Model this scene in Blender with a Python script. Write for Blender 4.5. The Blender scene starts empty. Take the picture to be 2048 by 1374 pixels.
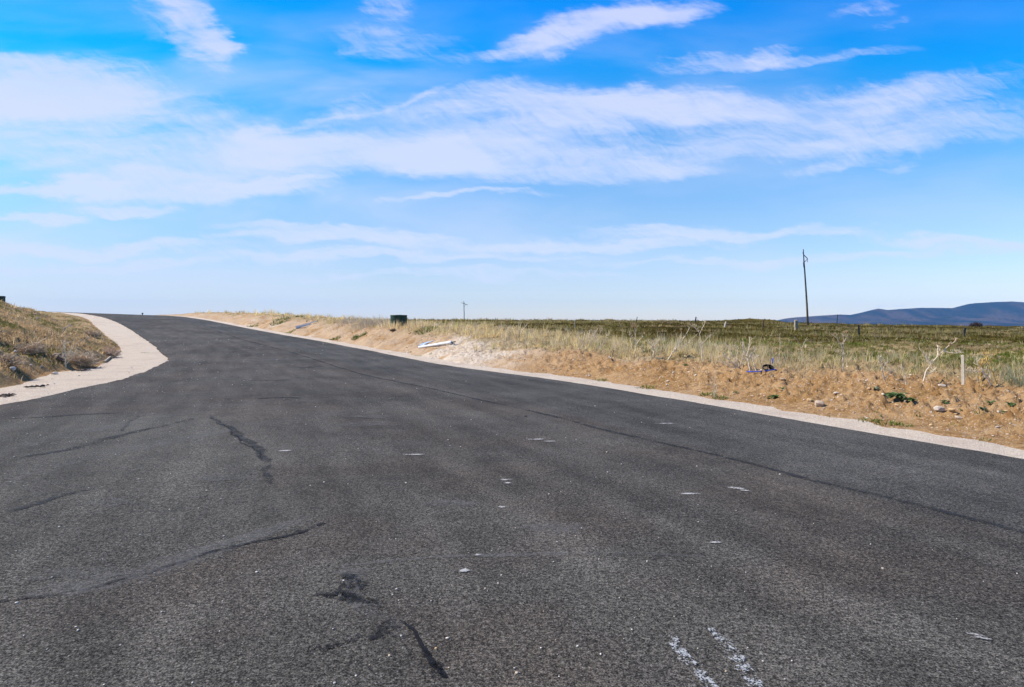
import bpy, bmesh, math, random
import numpy as np
from mathutils import Vector, Matrix, geometry
R = math.radians
random.seed(7); RNG = np.random.default_rng(11)
scene = bpy.context.scene
COL = scene.collection

# ------------------------------------------------------------------ camera, sun, sky
EYE = 1.6                 # eye height above the road
F = 1300.0; CX = 1024.0; HY = 642.0      # focal length / principal column / eye level, in photo pixels
cam_d = bpy.data.cameras.new('camera'); cam = bpy.data.objects.new('camera', cam_d); COL.objects.link(cam)
cam.location = (0, 0, EYE); cam.rotation_euler = (R(90), 0, 0)
cam_d.sensor_width = 36; cam_d.lens = F / 2048 * 36; cam_d.shift_y = (HY - 687) / 2048
cam_d.clip_start = 0.05; cam_d.clip_end = 40000
scene.camera = cam
scene.view_settings.view_transform = 'Standard'; scene.view_settings.look = 'None'
scene.view_settings.exposure = 0.80; scene.view_settings.gamma = 1

SUN_EL, SUN_AZ = R(48), R(-82)            # azimuth from +Y (view direction), negative = left
sun_d = bpy.data.lights.new('sun', 'SUN'); sun = bpy.data.objects.new('sun', sun_d); COL.objects.link(sun)
sun_d.energy = 4.2; sun_d.angle = R(0.5); sun_d.color = (1, .945, .85)
sdir = Vector((math.sin(SUN_AZ) * math.cos(SUN_EL), math.cos(SUN_AZ) * math.cos(SUN_EL), math.sin(SUN_EL)))
sun.rotation_euler = sdir.to_track_quat('Z', 'Y').to_euler()

class NT:
    """small helper around a node tree"""
    def __init__(s, tree): s.t = tree; s.n = tree.nodes; s.l = tree.links
    def new(s, typ, **kw):
        nd = s.n.new(typ)
        for k, v in kw.items():
            if k == 'inp':
                for a, b in v.items():
                    if hasattr(b, 'is_output') or isinstance(b, bpy.types.NodeSocket): s.l.new(b, nd.inputs[a])
                    else: nd.inputs[a].default_value = b
            else: setattr(nd, k, v)
        return nd
    def math(s, op, a, b=None, clamp=False):
        inp = {0: a}
        if b is not None: inp[1] = b
        return s.new('ShaderNodeMath', operation=op, use_clamp=clamp, inp=inp).outputs[0]
    def noise(s, vec, scale, detail=4, rough=.55, dist=0, out='Fac'):
        return s.new('ShaderNodeTexNoise', inp={'Vector': vec, 'Scale': scale, 'Detail': detail, 'Roughness': rough, 'Distortion': dist}).outputs[out]
    def ramp(s, fac, stops, interp='LINEAR'):
        nd = s.new('ShaderNodeValToRGB', inp={0: fac}); cr = nd.color_ramp; cr.interpolation = interp
        while len(cr.elements) < len(stops): cr.elements.new(.5)
        for e, (p, c) in zip(cr.elements, stops):
            e.position = p; e.color = (c, c, c, 1) if isinstance(c, (int, float)) else (*c, 1)
        return nd.outputs[0]
    def mix(s, fac, a, b, mode='MIX'):
        nd = s.new('ShaderNodeMix', data_type='RGBA', blend_type=mode)
        for i, v in ((0, fac), (6, a), (7, b)):
            if isinstance(v, bpy.types.NodeSocket): s.l.new(v, nd.inputs[i])
            elif i and len(v) == 3: nd.inputs[i].default_value = (*v, 1)
            else: nd.inputs[i].default_value = v
        return nd.outputs[2]
    def smooth(s, v, a, b, lo=0., hi=1.):
        return s.new('ShaderNodeMapRange', interpolation_type='SMOOTHSTEP', inp={0: v, 1: a, 2: b, 3: lo, 4: hi}).outputs[0]
    def lin(s, v, a, b, lo=0., hi=1.):
        return s.new('ShaderNodeMapRange', inp={0: v, 1: a, 2: b, 3: lo, 4: hi}).outputs[0]
    def scaled(s, vec, sc, rot=(0, 0, 0), loc=(0, 0, 0)):
        return s.new('ShaderNodeMapping', inp={0: vec, 1: loc, 2: rot, 3: sc}).outputs[0]

world = bpy.data.worlds.new('World'); scene.world = world; world.use_nodes = True
def build_sky():
    t = NT(world.node_tree); t.n.clear()
    sky = t.new('ShaderNodeTexSky', sky_type='NISHITA', sun_disc=False)
    sky.sun_elevation = SUN_EL; sky.sun_rotation = SUN_AZ
    sky.altitude = 300; sky.air_density = 1.0; sky.dust_density = .15; sky.ozone_density = 2.5
    d = t.new('ShaderNodeTexCoord').outputs['Generated']
    sp = t.new('ShaderNodeSeparateXYZ', inp={0: d})
    x, y, z = sp.outputs
    ya = t.math('MAXIMUM', t.math('ABSOLUTE', y), .12)
    u = t.math('DIVIDE', x, ya); v = t.math('DIVIDE', z, ya)
    # deeper, more saturated blue away from the horizon, as the photo shows
    grade = t.ramp(v, [(0, (.92, .93, 1.08)), (.06, (.90, .90, 1.06)), (.16, (.84, .985, 1.13)), (.28, (.50, 1.03, 1.34)), (.40, (.02, 1.0, 1.62)), (.50, (.0, .94, 1.8)), (1, (.0, .7, 1.5))])
    base = t.mix(1.0, sky.outputs[0], grade, 'MULTIPLY')
    ev = t.math('ADD', t.math('MULTIPLY', t.smooth(u, -.9, .8, .80, 1.10), t.smooth(v, .30, .05)), t.smooth(v, .05, .30))   # evens out the glare on the sun's side
    base = t.mix(1.0, base, t.new('ShaderNodeCombineColor', inp={0: ev, 1: ev, 2: ev}).outputs[0], 'MULTIPLY')
    uv = t.new('ShaderNodeCombineXYZ', inp={0: u, 1: v, 2: 0.}).outputs[0]
    # wind-blown warp of the cloud outlines
    w1 = t.noise(t.scaled(uv, (3.2, 8, 1)), 1.6, 5, .55, out='Color')
    w2 = t.noise(t.scaled(uv, (10, 34, 1), (0, 0, R(-6))), 1.5, 5, .6, out='Color')
    def off(c, k):
        a = t.new('ShaderNodeVectorMath', operation='SUBTRACT', inp={0: c, 1: (.5, .5, .5)}).outputs[0]
        return t.new('ShaderNodeVectorMath', operation='MULTIPLY', inp={0: a, 1: (k, k * .42, 0)}).outputs[0]
    p = t.new('ShaderNodeVectorMath', operation='ADD', inp={0: uv, 1: off(w1, .20)}).outputs[0]
    p = t.new('ShaderNodeVectorMath', operation='ADD', inp={0: p, 1: off(w2, .055)}).outputs[0]
    E = [  # centre x, y, half length, half height, tilt, strength  (photo pixels seen from the camera's place)
        (70, 168, 330, 70, -3, 1.0), (20, 200, 230, 40, -4, .5), (400, 60, 62, 120, 24, .75), (428, 95, 40, 46, 20, .45),
        (330, 20, 90, 70, 30, .35), (770, 18, 80, 34, 0, .45), (790, 88, 140, 46, -6, .38), (1190, 58, 255, 46, 11, .95), (1300, 35, 120, 30, 8, .35),
        (1000, 95, 150, 24, 16, .35), (1450, 122, 190, 20, 7, .55), (1640, 112, 190, 16, 3, .45), (1560, 98, 90, 12, 12, .3),
        (1130, 212, 420, 60, 0, .95), (1330, 205, 260, 42, -3, .5), (1680, 205, 330, 44, 7, .55), (1900, 175, 260, 40, 9, .35),
        (670, 300, 400, 52, 2, .95), (560, 280, 260, 40, 4, .4), (880, 318, 160, 34, -3, .5),
        (330, 372, 420, 36, 1, .9), (560, 362, 180, 30, 4, .45), (120, 290, 330, 60, -6, .65), (260, 225, 380, 60, -4, .5), (690, 210, 70, 44, 30, .35),
        (255, 413, 150, 15, 0, 1.0), (60, 436, 150, 13, 0, 1.0), (1160, 335, 300, 38, 2, .75), (1050, 285, 320, 44, 4, .65), (1640, 332, 95, 26, 14, .55),
        (1500, 290, 300, 46, 6, .65), (1850, 255, 330, 66, 5, .6), (930, 392, 190, 12, 2, .75), (1800, 326, 70, 8, 4, .3),
        (620, 452, 190, 16, -2, .95), (700, 478, 300, 20, -1, 1.1), (1100, 494, 420, 15, 1, 1.0), (1450, 462, 360, 20, -1, 1.0), (1280, 476, 260, 12, 0, .5), (150, 498, 420, 18, 0, 1.15), (1950, 492, 260, 18, -2, 1.0), (1820, 512, 260, 10, 0, .7), (110, 376, 230, 16, 0, .6), (560, 350, 140, 12, 3, .5),
        (760, 518, 520, 14, 0, .95), (1500, 527, 460, 12, 1, .8), (200, 532, 420, 12, 0, .8), (900, 552, 480, 10, 0, .6), (1745, 605, 30, 4, 0, .5), (1790, 604, 26, 5, 0, .6), (820, 190, 120, 10, 16, .35), (590, 245, 160, 12, 14, .4), (1745, 14, 90, 18, 4, .3), (1780, 40, 60, 12, 14, .25)]
    acc = None
    for (ex, ey, rx, ry, rot, st) in E:
        m = t.new('ShaderNodeMapping', vector_type='TEXTURE', inp={0: p, 1: ((ex - CX) / F, (HY - ey) / F, 0), 2: (0, 0, R(rot)), 3: (rx / F, ry / F, 1)}).outputs[0]
        ln = t.new('ShaderNodeVectorMath', operation='LENGTH', inp={0: m}).outputs['Value']
        e = t.smooth(ln, 1.16, .30, 0., st)
        acc = e if acc is None else t.math('ADD', acc, e)
    pw = t.new('ShaderNodeVectorMath', operation='ADD', inp={0: uv, 1: off(w1, .10)}).outputs[0]
    fine = t.noise(t.scaled(pw, (4, 24, 1), (0, 0, R(-7))), 2.0, 9, .62, .3)
    fibr = t.noise(t.scaled(t.scaled(pw, (1, 1, 1), (0, 0, R(32))), (9, 46, 1)), 2.2, 7, .66, .5)       # feathered fibres
    tex = t.math('ADD', t.math('MULTIPLY', fine, .70), t.math('MULTIPLY', fibr, .50))     # about .6
    dens = t.smooth(t.math('ADD', acc, t.math('MULTIPLY', t.math('SUBTRACT', tex, .605), t.math('ADD', .35, t.smooth(acc, .0, .35, 0, 1.5)))), .05, 1.35, 0, 1.0)
    dens = t.math('POWER', dens, .74)
    soft = t.noise(t.scaled(uv, (1.6, 6, 1), (0, 0, R(-8))), 1.7, 4, .5, .3)
    veil = t.math('MULTIPLY', t.smooth(soft, .36, .68), t.smooth(u, .9, -.7, .20, .66))   # thin veil, thicker to the left
    veil = t.math('MULTIPLY', veil, t.math('ADD', .6, t.math('MULTIPLY', fine, .8)))
    veil = t.math('MULTIPLY', veil, t.smooth(v, .56, .28, .12, 1.0))
    dens = t.math('SUBTRACT', 1.0, t.math('MULTIPLY', t.math('SUBTRACT', 1.0, t.math('MULTIPLY', dens, .80)), t.math('SUBTRACT', 1.0, t.math('MULTIPLY', veil, .75))))
    ccol = t.ramp(v, [(0, (.49, .555, .64)), (.12, (.47, .525, .645)), (.5, (.475, .495, .65))]); ccol = t.mix(1.0, ccol, (10.6, 10.6, 11.1), 'MULTIPLY')
    colr = t.mix(dens, base, ccol)
    bg = t.new('ShaderNodeBackground', inp={0: colr, 1: .085})
    t.l.new(bg.outputs[0], t.new('ShaderNodeOutputWorld').inputs[0])
build_sky()

# ------------------------------------------------------------------ helpers: noise, polylines, meshes, tags
def _hash(ix, iy, seed):
    h = (ix.astype(np.int64) * 374761393 + iy.astype(np.int64) * 668265263 + seed * 974634777) & 0xffffffff
    h = ((h ^ (h >> 13)) * 1274126177) & 0xffffffff
    return ((h ^ (h >> 16)) & 0xffff) / 65535.0
def vnoise(x, y, seed=0):
    ix = np.floor(x); iy = np.floor(y); fx = x - ix; fy = y - iy
    fx = fx * fx * (3 - 2 * fx); fy = fy * fy * (3 - 2 * fy)
    a = _hash(ix, iy, seed); b = _hash(ix + 1, iy, seed); c = _hash(ix, iy + 1, seed); d = _hash(ix + 1, iy + 1, seed)
    return (a * (1 - fx) + b * fx) * (1 - fy) + (c * (1 - fx) + d * fx) * fy
def fbm(x, y, seed=0, o=4):
    s = 0; a = .5
    for k in range(o):
        s = s + a * vnoise(x + 17.3 * k, y - 9.1 * k, seed + k); x = x * 2.03; y = y * 2.03; a *= .5
    return s / (1 - .5 ** o)                 # 0..1, mean .5
def sm(v, a, b):
    t = np.clip((v - a) / (b - a), 0, 1); return t * t * (3 - 2 * t)
def poly_dist(x, y, P):
    """distance to an open polyline and the nearest point on it"""
    best = np.full(x.shape, 1e18); nx = np.zeros_like(x); ny = np.zeros_like(x)
    for (ax, ay), (bx, by) in zip(P[:-1], P[1:]):
        dx, dy = bx - ax, by - ay; L = dx * dx + dy * dy
        t = np.clip(((x - ax) * dx + (y - ay) * dy) / L, 0, 1)
        qx = ax + t * dx; qy = ay + t * dy; d = (x - qx) ** 2 + (y - qy) ** 2
        m = d < best; best = np.where(m, d, best); nx = np.where(m, qx, nx); ny = np.where(m, qy, ny)
    return np.sqrt(best), nx, ny
def inside(x, y, P):
    r = np.zeros(x.shape, bool); n = len(P)
    for i in range(n):
        (ax, ay), (bx, by) = P[i], P[(i + 1) % n]
        if ay == by: continue
        r ^= ((ay > y) != (by > y)) & (x < (bx - ax) * (y - ay) / (by - ay) + ax)
    return r
def spline(P, step):
    """Catmull-Rom through points"""
    P = [np.array(p, float) for p in P]; out = []
    for i in range(len(P) - 1):
        a, b, c, d = P[max(i - 1, 0)], P[i], P[i + 1], P[min(i + 2, len(P) - 1)]
        n = max(1, int(np.linalg.norm(c - b) / step))
        for k in range(n):
            t = k / n
            out.append(.5 * (2 * b + (c - a) * t + (2 * a - 5 * b + 4 * c - d) * t * t + (3 * b - a - 3 * c + d) * t ** 3))
    out.append(P[-1]); return np.array(out)

def tag(o, label=None, cat=None, group=None, kind=None):
    if label: o['label'] = label
    if cat: o['category'] = cat
    if group: o['group'] = group
    if kind: o['kind'] = kind
    return o
def link_mesh(name, me, mats, parent=None, smooth=False):
    for m in (mats if isinstance(mats, (list, tuple)) else [mats]): me.materials.append(m)
    if smooth: me.polygons.foreach_set('use_smooth', [True] * len(me.polygons))
    o = bpy.data.objects.new(name, me); COL.objects.link(o)
    if parent is not None: o.parent = parent
    return o
def np_mesh(name, V, T, attrs=None, mi=None):
    """mesh from vertex array and triangle / quad index array"""
    me = bpy.data.meshes.new(name); k = T.shape[1]
    me.vertices.add(len(V)); me.vertices.foreach_set('co', np.asarray(V, np.float32).ravel())
    me.loops.add(T.size); me.loops.foreach_set('vertex_index', T.astype(np.int32).ravel())
    me.polygons.add(len(T)); me.polygons.foreach_set('loop_start', np.arange(0, T.size, k, dtype=np.int32))
    if mi is not None: me.polygons.foreach_set('material_index', mi.astype(np.int32))
    for nm, arr in (attrs or {}).items():
        if arr.ndim == 2:
            a = me.color_attributes.new(nm, 'FLOAT_COLOR', 'POINT')
            a.data.foreach_set('color', np.concatenate([arr, np.ones((len(arr), 1))], 1).astype(np.float32).ravel())
        else:
            a = me.attributes.new(nm, 'FLOAT', 'POINT'); a.data.foreach_set('value', arr.astype(np.float32))
    me.update(calc_edges=True); me.validate(); return me
class MB:
    """collects tubes, boxes, discs ... into one mesh"""
    def __init__(s): s.v = []; s.f = []
    def tube(s, pts, rad, n=6, cap=True):
        pts = [Vector(p) for p in pts]
        if not isinstance(rad, (list, tuple)): rad = [rad] * len(pts)
        b = len(s.v)
        for i, p in enumerate(pts):
            d = (pts[min(i + 1, len(pts) - 1)] - pts[max(i - 1, 0)]).normalized()
            a = d.orthogonal().normalized() if i == 0 else (a - d * a.dot(d)).normalized()
            c = d.cross(a)
            for k in range(n):
                an = 2 * math.pi * k / n; s.v.append(p + (a * math.cos(an) + c * math.sin(an)) * rad[i])
        for i in range(len(pts) - 1):
            for k in range(n):
                s.f.append((b + i * n + k, b + i * n + (k + 1) % n, b + (i + 1) * n + (k + 1) % n, b + (i + 1) * n + k))
        if cap: s.f.append(tuple(b + k for k in range(n))[::-1]); s.f.append(tuple(b + (len(pts) - 1) * n + k for k in range(n)))
        return s
    def box(s, c, size, m=None, bev=0):
        c = Vector(c); b = len(s.v); h = Vector(size) / 2; m = m or Matrix.Identity(3)
        e = bev
        for sz in (-1, 1):
            for (sx, sy) in ((-1, -1), (1, -1), (1, 1), (-1, 1)):
                s.v.append(c + m @ Vector((sx * (h.x - (e if sz > 0 else 0)), sy * (h.y - (e if sz > 0 else 0)), sz * h.z)))
        for q in ((3, 2, 1, 0), (4, 5, 6, 7), (0, 1, 5, 4), (1, 2, 6, 5), (2, 3, 7, 6), (3, 0, 4, 7)): s.f.append(tuple(b + k for k in q))
        return s
    def raw(s, V, Fc):
        b = len(s.v); s.v += [Vector(p) for p in V]; s.f += [tuple(b + k for k in q) for q in Fc]; return s
    def build(s, name, mat, parent=None, origin=None, smooth=False):
        o0 = Vector(origin) if origin is not None else Vector((0, 0, 0))
        me = bpy.data.meshes.new(name); me.from_pydata([tuple(p - o0) for p in s.v], [], s.f); me.update()
        o = link_mesh(name, me, mat, parent, smooth)
        if origin is not None and parent is None: o.location = o0
        return o
def empty(name, loc):
    o = bpy.data.objects.new(name, None); o.empty_display_size = .1; COL.objects.link(o); o.location = loc; return o

# ------------------------------------------------------------------ the lie of the land
TX, TY = -.57, .82
_PT = np.array([-500, 20, 25.3, 33.4, 46.8, 58, 72.3, 82, 89.4, 94, 100, 115, 150, 220, 400])
_PZ = np.array([0, 0, .08, .21, .57, 1.02, 1.70, 2.08, 2.27, 2.30, 2.26, 2.0, .6, -2.5, -6])
_tt = np.linspace(-60, 400, 2301); _zz = np.interp(_tt, _PT, _PZ)
_k = np.exp(-np.linspace(-2, 2, 31) ** 2); _k /= _k.sum(); _zz = np.convolve(np.pad(_zz, 15, 'edge'), _k, 'valid')
def h_t(t): return np.interp(t, _tt, _zz)
# right-hand edge of the asphalt (plan)
_pe = [(2048, 919, 7.51), (1716, 862, 9.45), (1400, 807, 12.6), (1297, 790, 14.05), (1185, 771, 16.1), (1060, 754, 18.7), (876, 729, 23.9), (800, 713, 27.6),
       (700, 694, 34.7), (572, 671, 46), (411, 640, 66.4), (330, 631, 79.5)]
RE = [(31, -46), (17.6, -18), (10.2, -2)] + [((a - CX) / F * Y, Y) for a, b, Y in _pe] + [(-56, 92), (-78, 104), (-130, 118)]
RE = spline(RE, .8)
RIGHT_POLY = [tuple(p) for p in RE] + [(-130, 9000), (9000, 9000), (9000, -46)]
def right_n(x, y):
    d, qx, qy = poly_dist(x, y, RE); s = inside(x, y, RIGHT_POLY); return np.where(s, d, -d), qx, qy
def h_road(x, y, n=None):
    t = TX * x + TY * y
    if n is None: n = right_n(x, y)[0]
    return h_t(t) + .034 * np.clip(-n, 0, 12) * sm(t, 45, 85) * (1 - sm(t, 95, 140))
def ray_hit(px, py, fn, y0=2.2, y1=160, steps=1600):
    u = (px - CX) / F; v = (HY - py) / F
    Y = y0 * (y1 / y0) ** np.linspace(0, 1, steps); dz = EYE + v * Y - fn(u * Y, Y)
    i = int(np.argmax(dz < 0))
    if dz[i] >= 0: i = int(np.argmin(dz)); return np.array([u * Y[i], Y[i]])
    a = dz[i - 1] / (dz[i - 1] - dz[i]) if i else 0
    yy = Y[i - 1] + a * (Y[i] - Y[i - 1]) if i else Y[0]
    return np.array([u * yy, yy])
_l_in = [(0, 811), (141, 781.5), (258, 754.5), (323, 729), (335, 719), (330, 710), (293, 679.5), (253, 654), (223, 640), (190, 631)]
LE = [(-7.4, -46), (-7.9, -15), (-8.8, 4)] + [tuple(ray_hit(a, b, h_road)) for a, b in _l_in] 
_q = LE[-1]
LE += [(_q[0] - 9, _q[1] + 8), (_q[0] - 24, _q[1] + 16), (_q[0] - 75, _q[1] + 27)]
_l_out = [(0, 772), (35, 766), (105, 743), (187, 733), (222, 712), (239, 700), (230, 686), (205, 668), (187, 650), (160, 634)]
LO = [(-10.6, -46), (-11, -15), (-11.7, 6)] + [tuple(ray_hit(a, b, h_road)) for a, b in _l_out]
_q = LO[-1]
LO += [(_q[0] - 10, _q[1] + 7), (_q[0] - 28, _q[1] + 15), (_q[0] - 80, _q[1] + 24)]
LE = spline(LE, .6); LO = spline(LO, .8)
LEFT_POLY = [tuple(p) for p in LO] + [(-9000, 9000), (-9000, -46)]
_YS = (np.array([-900, 900, 1000, 1250, 1430, 1560, 1700, 1850, 2048, 2600]), np.array([640, 640, 640.5, 642, 642, 645, 648, 650, 652.5, 655]))
def field(x, y):
    Y = np.maximum(y, .5); u = np.clip(x / Y, -2, 1.3)
    zs = EYE + (HY + .3 - np.interp(CX + F * u, *_YS)) / F * 112
    f = .42 + (zs - .42) * np.clip((Y - 12) / 100, 0, 1) ** .95
    far = np.maximum(Y - 112, 0) + np.maximum(np.abs(x) - 180, 0) * .6
    f = f - np.minimum(far * .022, 3.5 + far * .006)
    for (bx, by, rr, hh) in ((1501, 104, .9, .34), (1488, 104, 1.9, .26), (1462, 104, 2.6, .14), (1532, 101, 1.1, .30), (1547, 101, 1.5, .22), (1163, 108, .8, .2), (1222, 108, .9, .24), (1100, 108, 1.0, .1), (1315, 108, 2.5, .1)):
        f = f + hh * np.exp(-(((x - (bx - CX) / F * by) / rr) ** 2 + ((y - by) / 4.5) ** 2))
    return f
def ground(x, y, detail=True):
    """height of the bare ground; also sinks below the paved parts"""
    x = np.asarray(x, float); y = np.asarray(y, float)
    n, qx, qy = right_n(x, y); hr = h_road(x, y, n)
    he = h_t(TX * qx + TY * qy)
    B = np.interp(qy, [-20, 8, 17, 24, 32, 45, 60, 72, 84], [.40, .42, .42, .55, 1.02, 1.05, .85, .55, .2])
    wob = (fbm(x * .45, y * .45, 3, 3) - .5)
    nn = n + wob * 1.3; ne = n + (fbm(x * 1.6, y * 1.6, 45, 4) - .5) * .55 + np.interp(qy, [5, 17], [.30, 0])
    zb = he + B * (sm(nn, 1.05, 4.0) * .8 + .2 * sm(nn, 1.0, 1.7))
    zr = zb + (field(x, y) - zb) * sm(n, 4.0, 22)
    zr = np.where(ne < .80, hr - .07, np.where(ne < 1.25, hr - .07 + (zr - hr + .07) * sm(ne, .80, 1.25), zr))
    # left-hand bank
    dl, lx, ly = poly_dist(x, y, LO); ins = inside(x, y, LEFT_POLY); l = np.where(ins, dl, -dl)
    wl = (fbm(x * .5 + 40, y * .5, 9, 3) - .5)
    tap = np.interp(ly, [-10, 14, 26, 36, 50, 66, 80], [1.1, 1.0, 1.0, .70, .34, .10, .05])
    zl = hr + 3.9 * tap * (np.clip((l + wl) / 11.0, 0, 1) ** .9) + .10 * sm(l, 0, .5)
    zl = np.where(l < -.35, hr - .07, np.where(l < 0.15, hr - .07 + (zl - hr + .07) * sm(l, -.35, .15), zl))
    zl = zl + .74 * np.exp(-(((x + 27.0) / 2.9) ** 2 + ((y - 33) / 6.5) ** 2)) * sm(l, .5, 4)
    z = np.where(n > 0, zr, np.where(l > -.35, zl, hr - .07))
    fb = sm(np.hypot(x, y), 130, 190); z = z * (1 - fb) + field(x, y) * fb
    if detail:
        rgt = sm(n, 1.1, 2.2); lft = sm(l, 0, .8); off = np.maximum(rgt, lft)
        dep = np.hypot(x, y)
        z = z + off * ((fbm(x * 1.1, y * 1.1, 21, 4) - .5) * .24 + (fbm(x * 4.0, y * 4.0, 33, 3) - .5) * .14 + np.maximum(fbm(x * 9, y * 9, 35, 2) - .53, 0) * .32 * (1 - sm(dep, 25, 45)))
        z = z + sm(n, 5, 14) * (fbm(x * .22, y * .22, 5, 3) - .5) * .22 * (1 - sm(dep, 110, 200))
        z = z + lft * (fbm(x * .6, y * .6, 15, 3) - .5) * .35
    return z
def at(px, py, fn=ground):
    x, y = ray_hit(px, py, fn); return Vector((x, y, float(fn(np.array([x]), np.array([y]))[0])))
def gz(x, y): return float(ground(np.array([x]), np.array([y]))[0])
def px_size(Y): return Y / F         # metres per photo pixel at depth Y

# ------------------------------------------------------------------ materials
def mat(name):
    m = bpy.data.materials.new(name); m.use_nodes = True; t = NT(m.node_tree); t.n.clear()
    out = t.new('ShaderNodeOutputMaterial'); b = t.new('ShaderNodeBsdfPrincipled'); t.l.new(b.outputs[0], out.inputs[0])
    b.inputs['Specular IOR Level'].default_value = .25; b.inputs['Roughness'].default_value = .85
    return m, t, b, out
def pos(t): return t.new('ShaderNodeNewGeometry').outputs['Position']
def attr(t, nm, o='Fac'): return t.new('ShaderNodeAttribute', attribute_name=nm).outputs[o]
def bump(t, b, h, dist, strength=1.0):
    t.l.new(t.new('ShaderNodeBump', inp={'Height': h, 'Distance': dist, 'Strength': strength}).outputs[0], b.inputs['Normal'])
def simple(name, col, col2=None, scale=8, rough=.8, bump_d=0, spec=.25):
    m, t, b, _ = mat(name); p = t.new('ShaderNodeTexCoord').outputs['Object']
    nz = t.noise(p, scale, 6, .65)
    c = t.mix(t.smooth(nz, .32, .68), col, col2 or tuple(k * .75 for k in col)); t.l.new(c, b.inputs[0])
    b.inputs['Roughness'].default_value = rough; b.inputs['Specular IOR Level'].default_value = spec
    if bump_d: bump(t, b, t.noise(p, scale * 4, 5), bump_d)
    return m

def asphalt_mat():
    m, t, b, _ = mat('asphalt'); p = pos(t)
    grain = t.noise(p, 125, 2, .65)                      # ~1 cm aggregate
    grain2 = t.noise(p, 48, 3, .65)
    vo = t.new('ShaderNodeTexVoronoi', inp={'Vector': p, 'Scale': 75.}); cell = t.new('ShaderNodeSeparateColor', inp={0: vo.outputs['Color']}).outputs
    med = t.noise(p, 2.4, 5, .6); big = t.noise(p, .33, 4, .55)
    ms = t.new('ShaderNodeMapping', vector_type='TEXTURE', inp={0: p, 2: (0, 0, R(113)), 3: (3.2, .42, 1)}).outputs[0]
    streak = t.noise(ms, 1.0, 5, .6)
    newer = t.smooth(attr(t, 'lat'), -3.2, -2.85)      # strip right of the paving joint
    val = t.math('ADD', t.math('MULTIPLY', grain, .58), t.math('MULTIPLY', grain2, .42))
    c = t.ramp(val, [(.32, .003), (.43, .016), (.50, .040), (.57, .078), (.66, .145), (.78, .25)])
    tone = t.math('ADD', t.math('MULTIPLY', t.smooth(med, .3, .7), .22), t.math('MULTIPLY', t.smooth(big, .34, .66), .42))
    tone = t.math('ADD', tone, t.math('MULTIPLY', t.smooth(streak, .34, .68), .34))
    tone = t.math('ADD', tone, t.math('MULTIPLY', attr(t, 'old'), .12))
    tone = t.math('ADD', tone, .60)
    c = t.mix(1.0, c, t.new('ShaderNodeCombineColor', inp={0: tone, 1: tone, 2: tone}).outputs[0], 'MULTIPLY')
    wp = t.math('ABSOLUTE', t.math('SUBTRACT', t.math('PINGPONG', t.math('SUBTRACT', attr(t, 'lat'), .2), .85), .42))     # tyre-polished paths
    tone = t.math('ADD', tone, t.smooth(wp, .34, .05, 0, .10))
    c = t.mix(1.0, c, t.new('ShaderNodeCombineColor', inp={0: t.math('ADD', .94, t.smooth(wp, .34, .05, 0, .12)), 1: t.math('ADD', .94, t.smooth(wp, .34, .05, 0, .12)), 2: t.math('ADD', .94, t.smooth(wp, .34, .05, 0, .12))}).outputs[0], 'MULTIPLY')
    tint = t.mix(t.smooth(t.noise(p, .55, 3), .42, .62), (1.34, 1.20, .98), (1.43, 1.19, .94))
    tint = t.mix(newer, tint, (1.30, 1.20, 1.02)); tint = t.mix(attr(t, 'old'), tint, (1.34, 1.22, .99))
    c = t.mix(1.0, c, tint, 'MULTIPLY')
    spk = t.math('MULTIPLY', t.math('GREATER_THAN', cell[0], .955), t.smooth(vo.outputs['Distance'], .45, .25))
    c = t.mix(t.math('MULTIPLY', spk, .8), c, (.20, .19, .175))
    drk = t.math('MULTIPLY', t.math('LESS_THAN', cell[1], .14), t.smooth(vo.outputs['Distance'], .6, .35))
    c = t.mix(t.math('MULTIPLY', drk, .75), c, (.005, .005, .005))
    t.l.new(c, b.inputs[0])
    b.inputs['Roughness'].default_value = .95; b.inputs['Specular IOR Level'].default_value = .10
    bump(t, b, t.math('ADD', val, t.math('MULTIPLY', med, .5)), .011, .9); return m
def mark_mat(name, col, lo=.35, hi=.65, scale=60, amount=1.0, rough=.9):
    """stain, crack filler or worn paint lying on the asphalt; frayed along its edge by the grain"""
    m, t, b, out = mat(name); p = pos(t)
    t.l.new(t.mix(t.noise(p, 50, 3), tuple(k * .8 for k in col), tuple(k * 1.2 for k in col)), b.inputs[0]); b.inputs['Roughness'].default_value = rough
    f = attr(t, 'fade'); nz = t.math('ADD', t.math('MULTIPLY', t.noise(p, scale, 4, .7), .7), t.math('MULTIPLY', t.noise(p, scale * .16, 3, .6), .45))
    nz = t.math('ADD', t.math('MULTIPLY', t.math('SUBTRACT', nz, .575), 2.0), .575)
    a = t.smooth(t.math('ADD', t.math('MULTIPLY', f, .55), nz), lo, hi)       # nz is about .58 +- .12
    a = t.math('MULTIPLY', a, amount, True)
    mx = t.new('ShaderNodeMixShader', inp={0: a}); t.l.new(t.new('ShaderNodeBsdfTransparent').outputs[0], mx.inputs[1]); t.l.new(b.outputs[0], mx.inputs[2])
    t.l.new(mx.outputs[0], out.inputs[0]); return m
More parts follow.
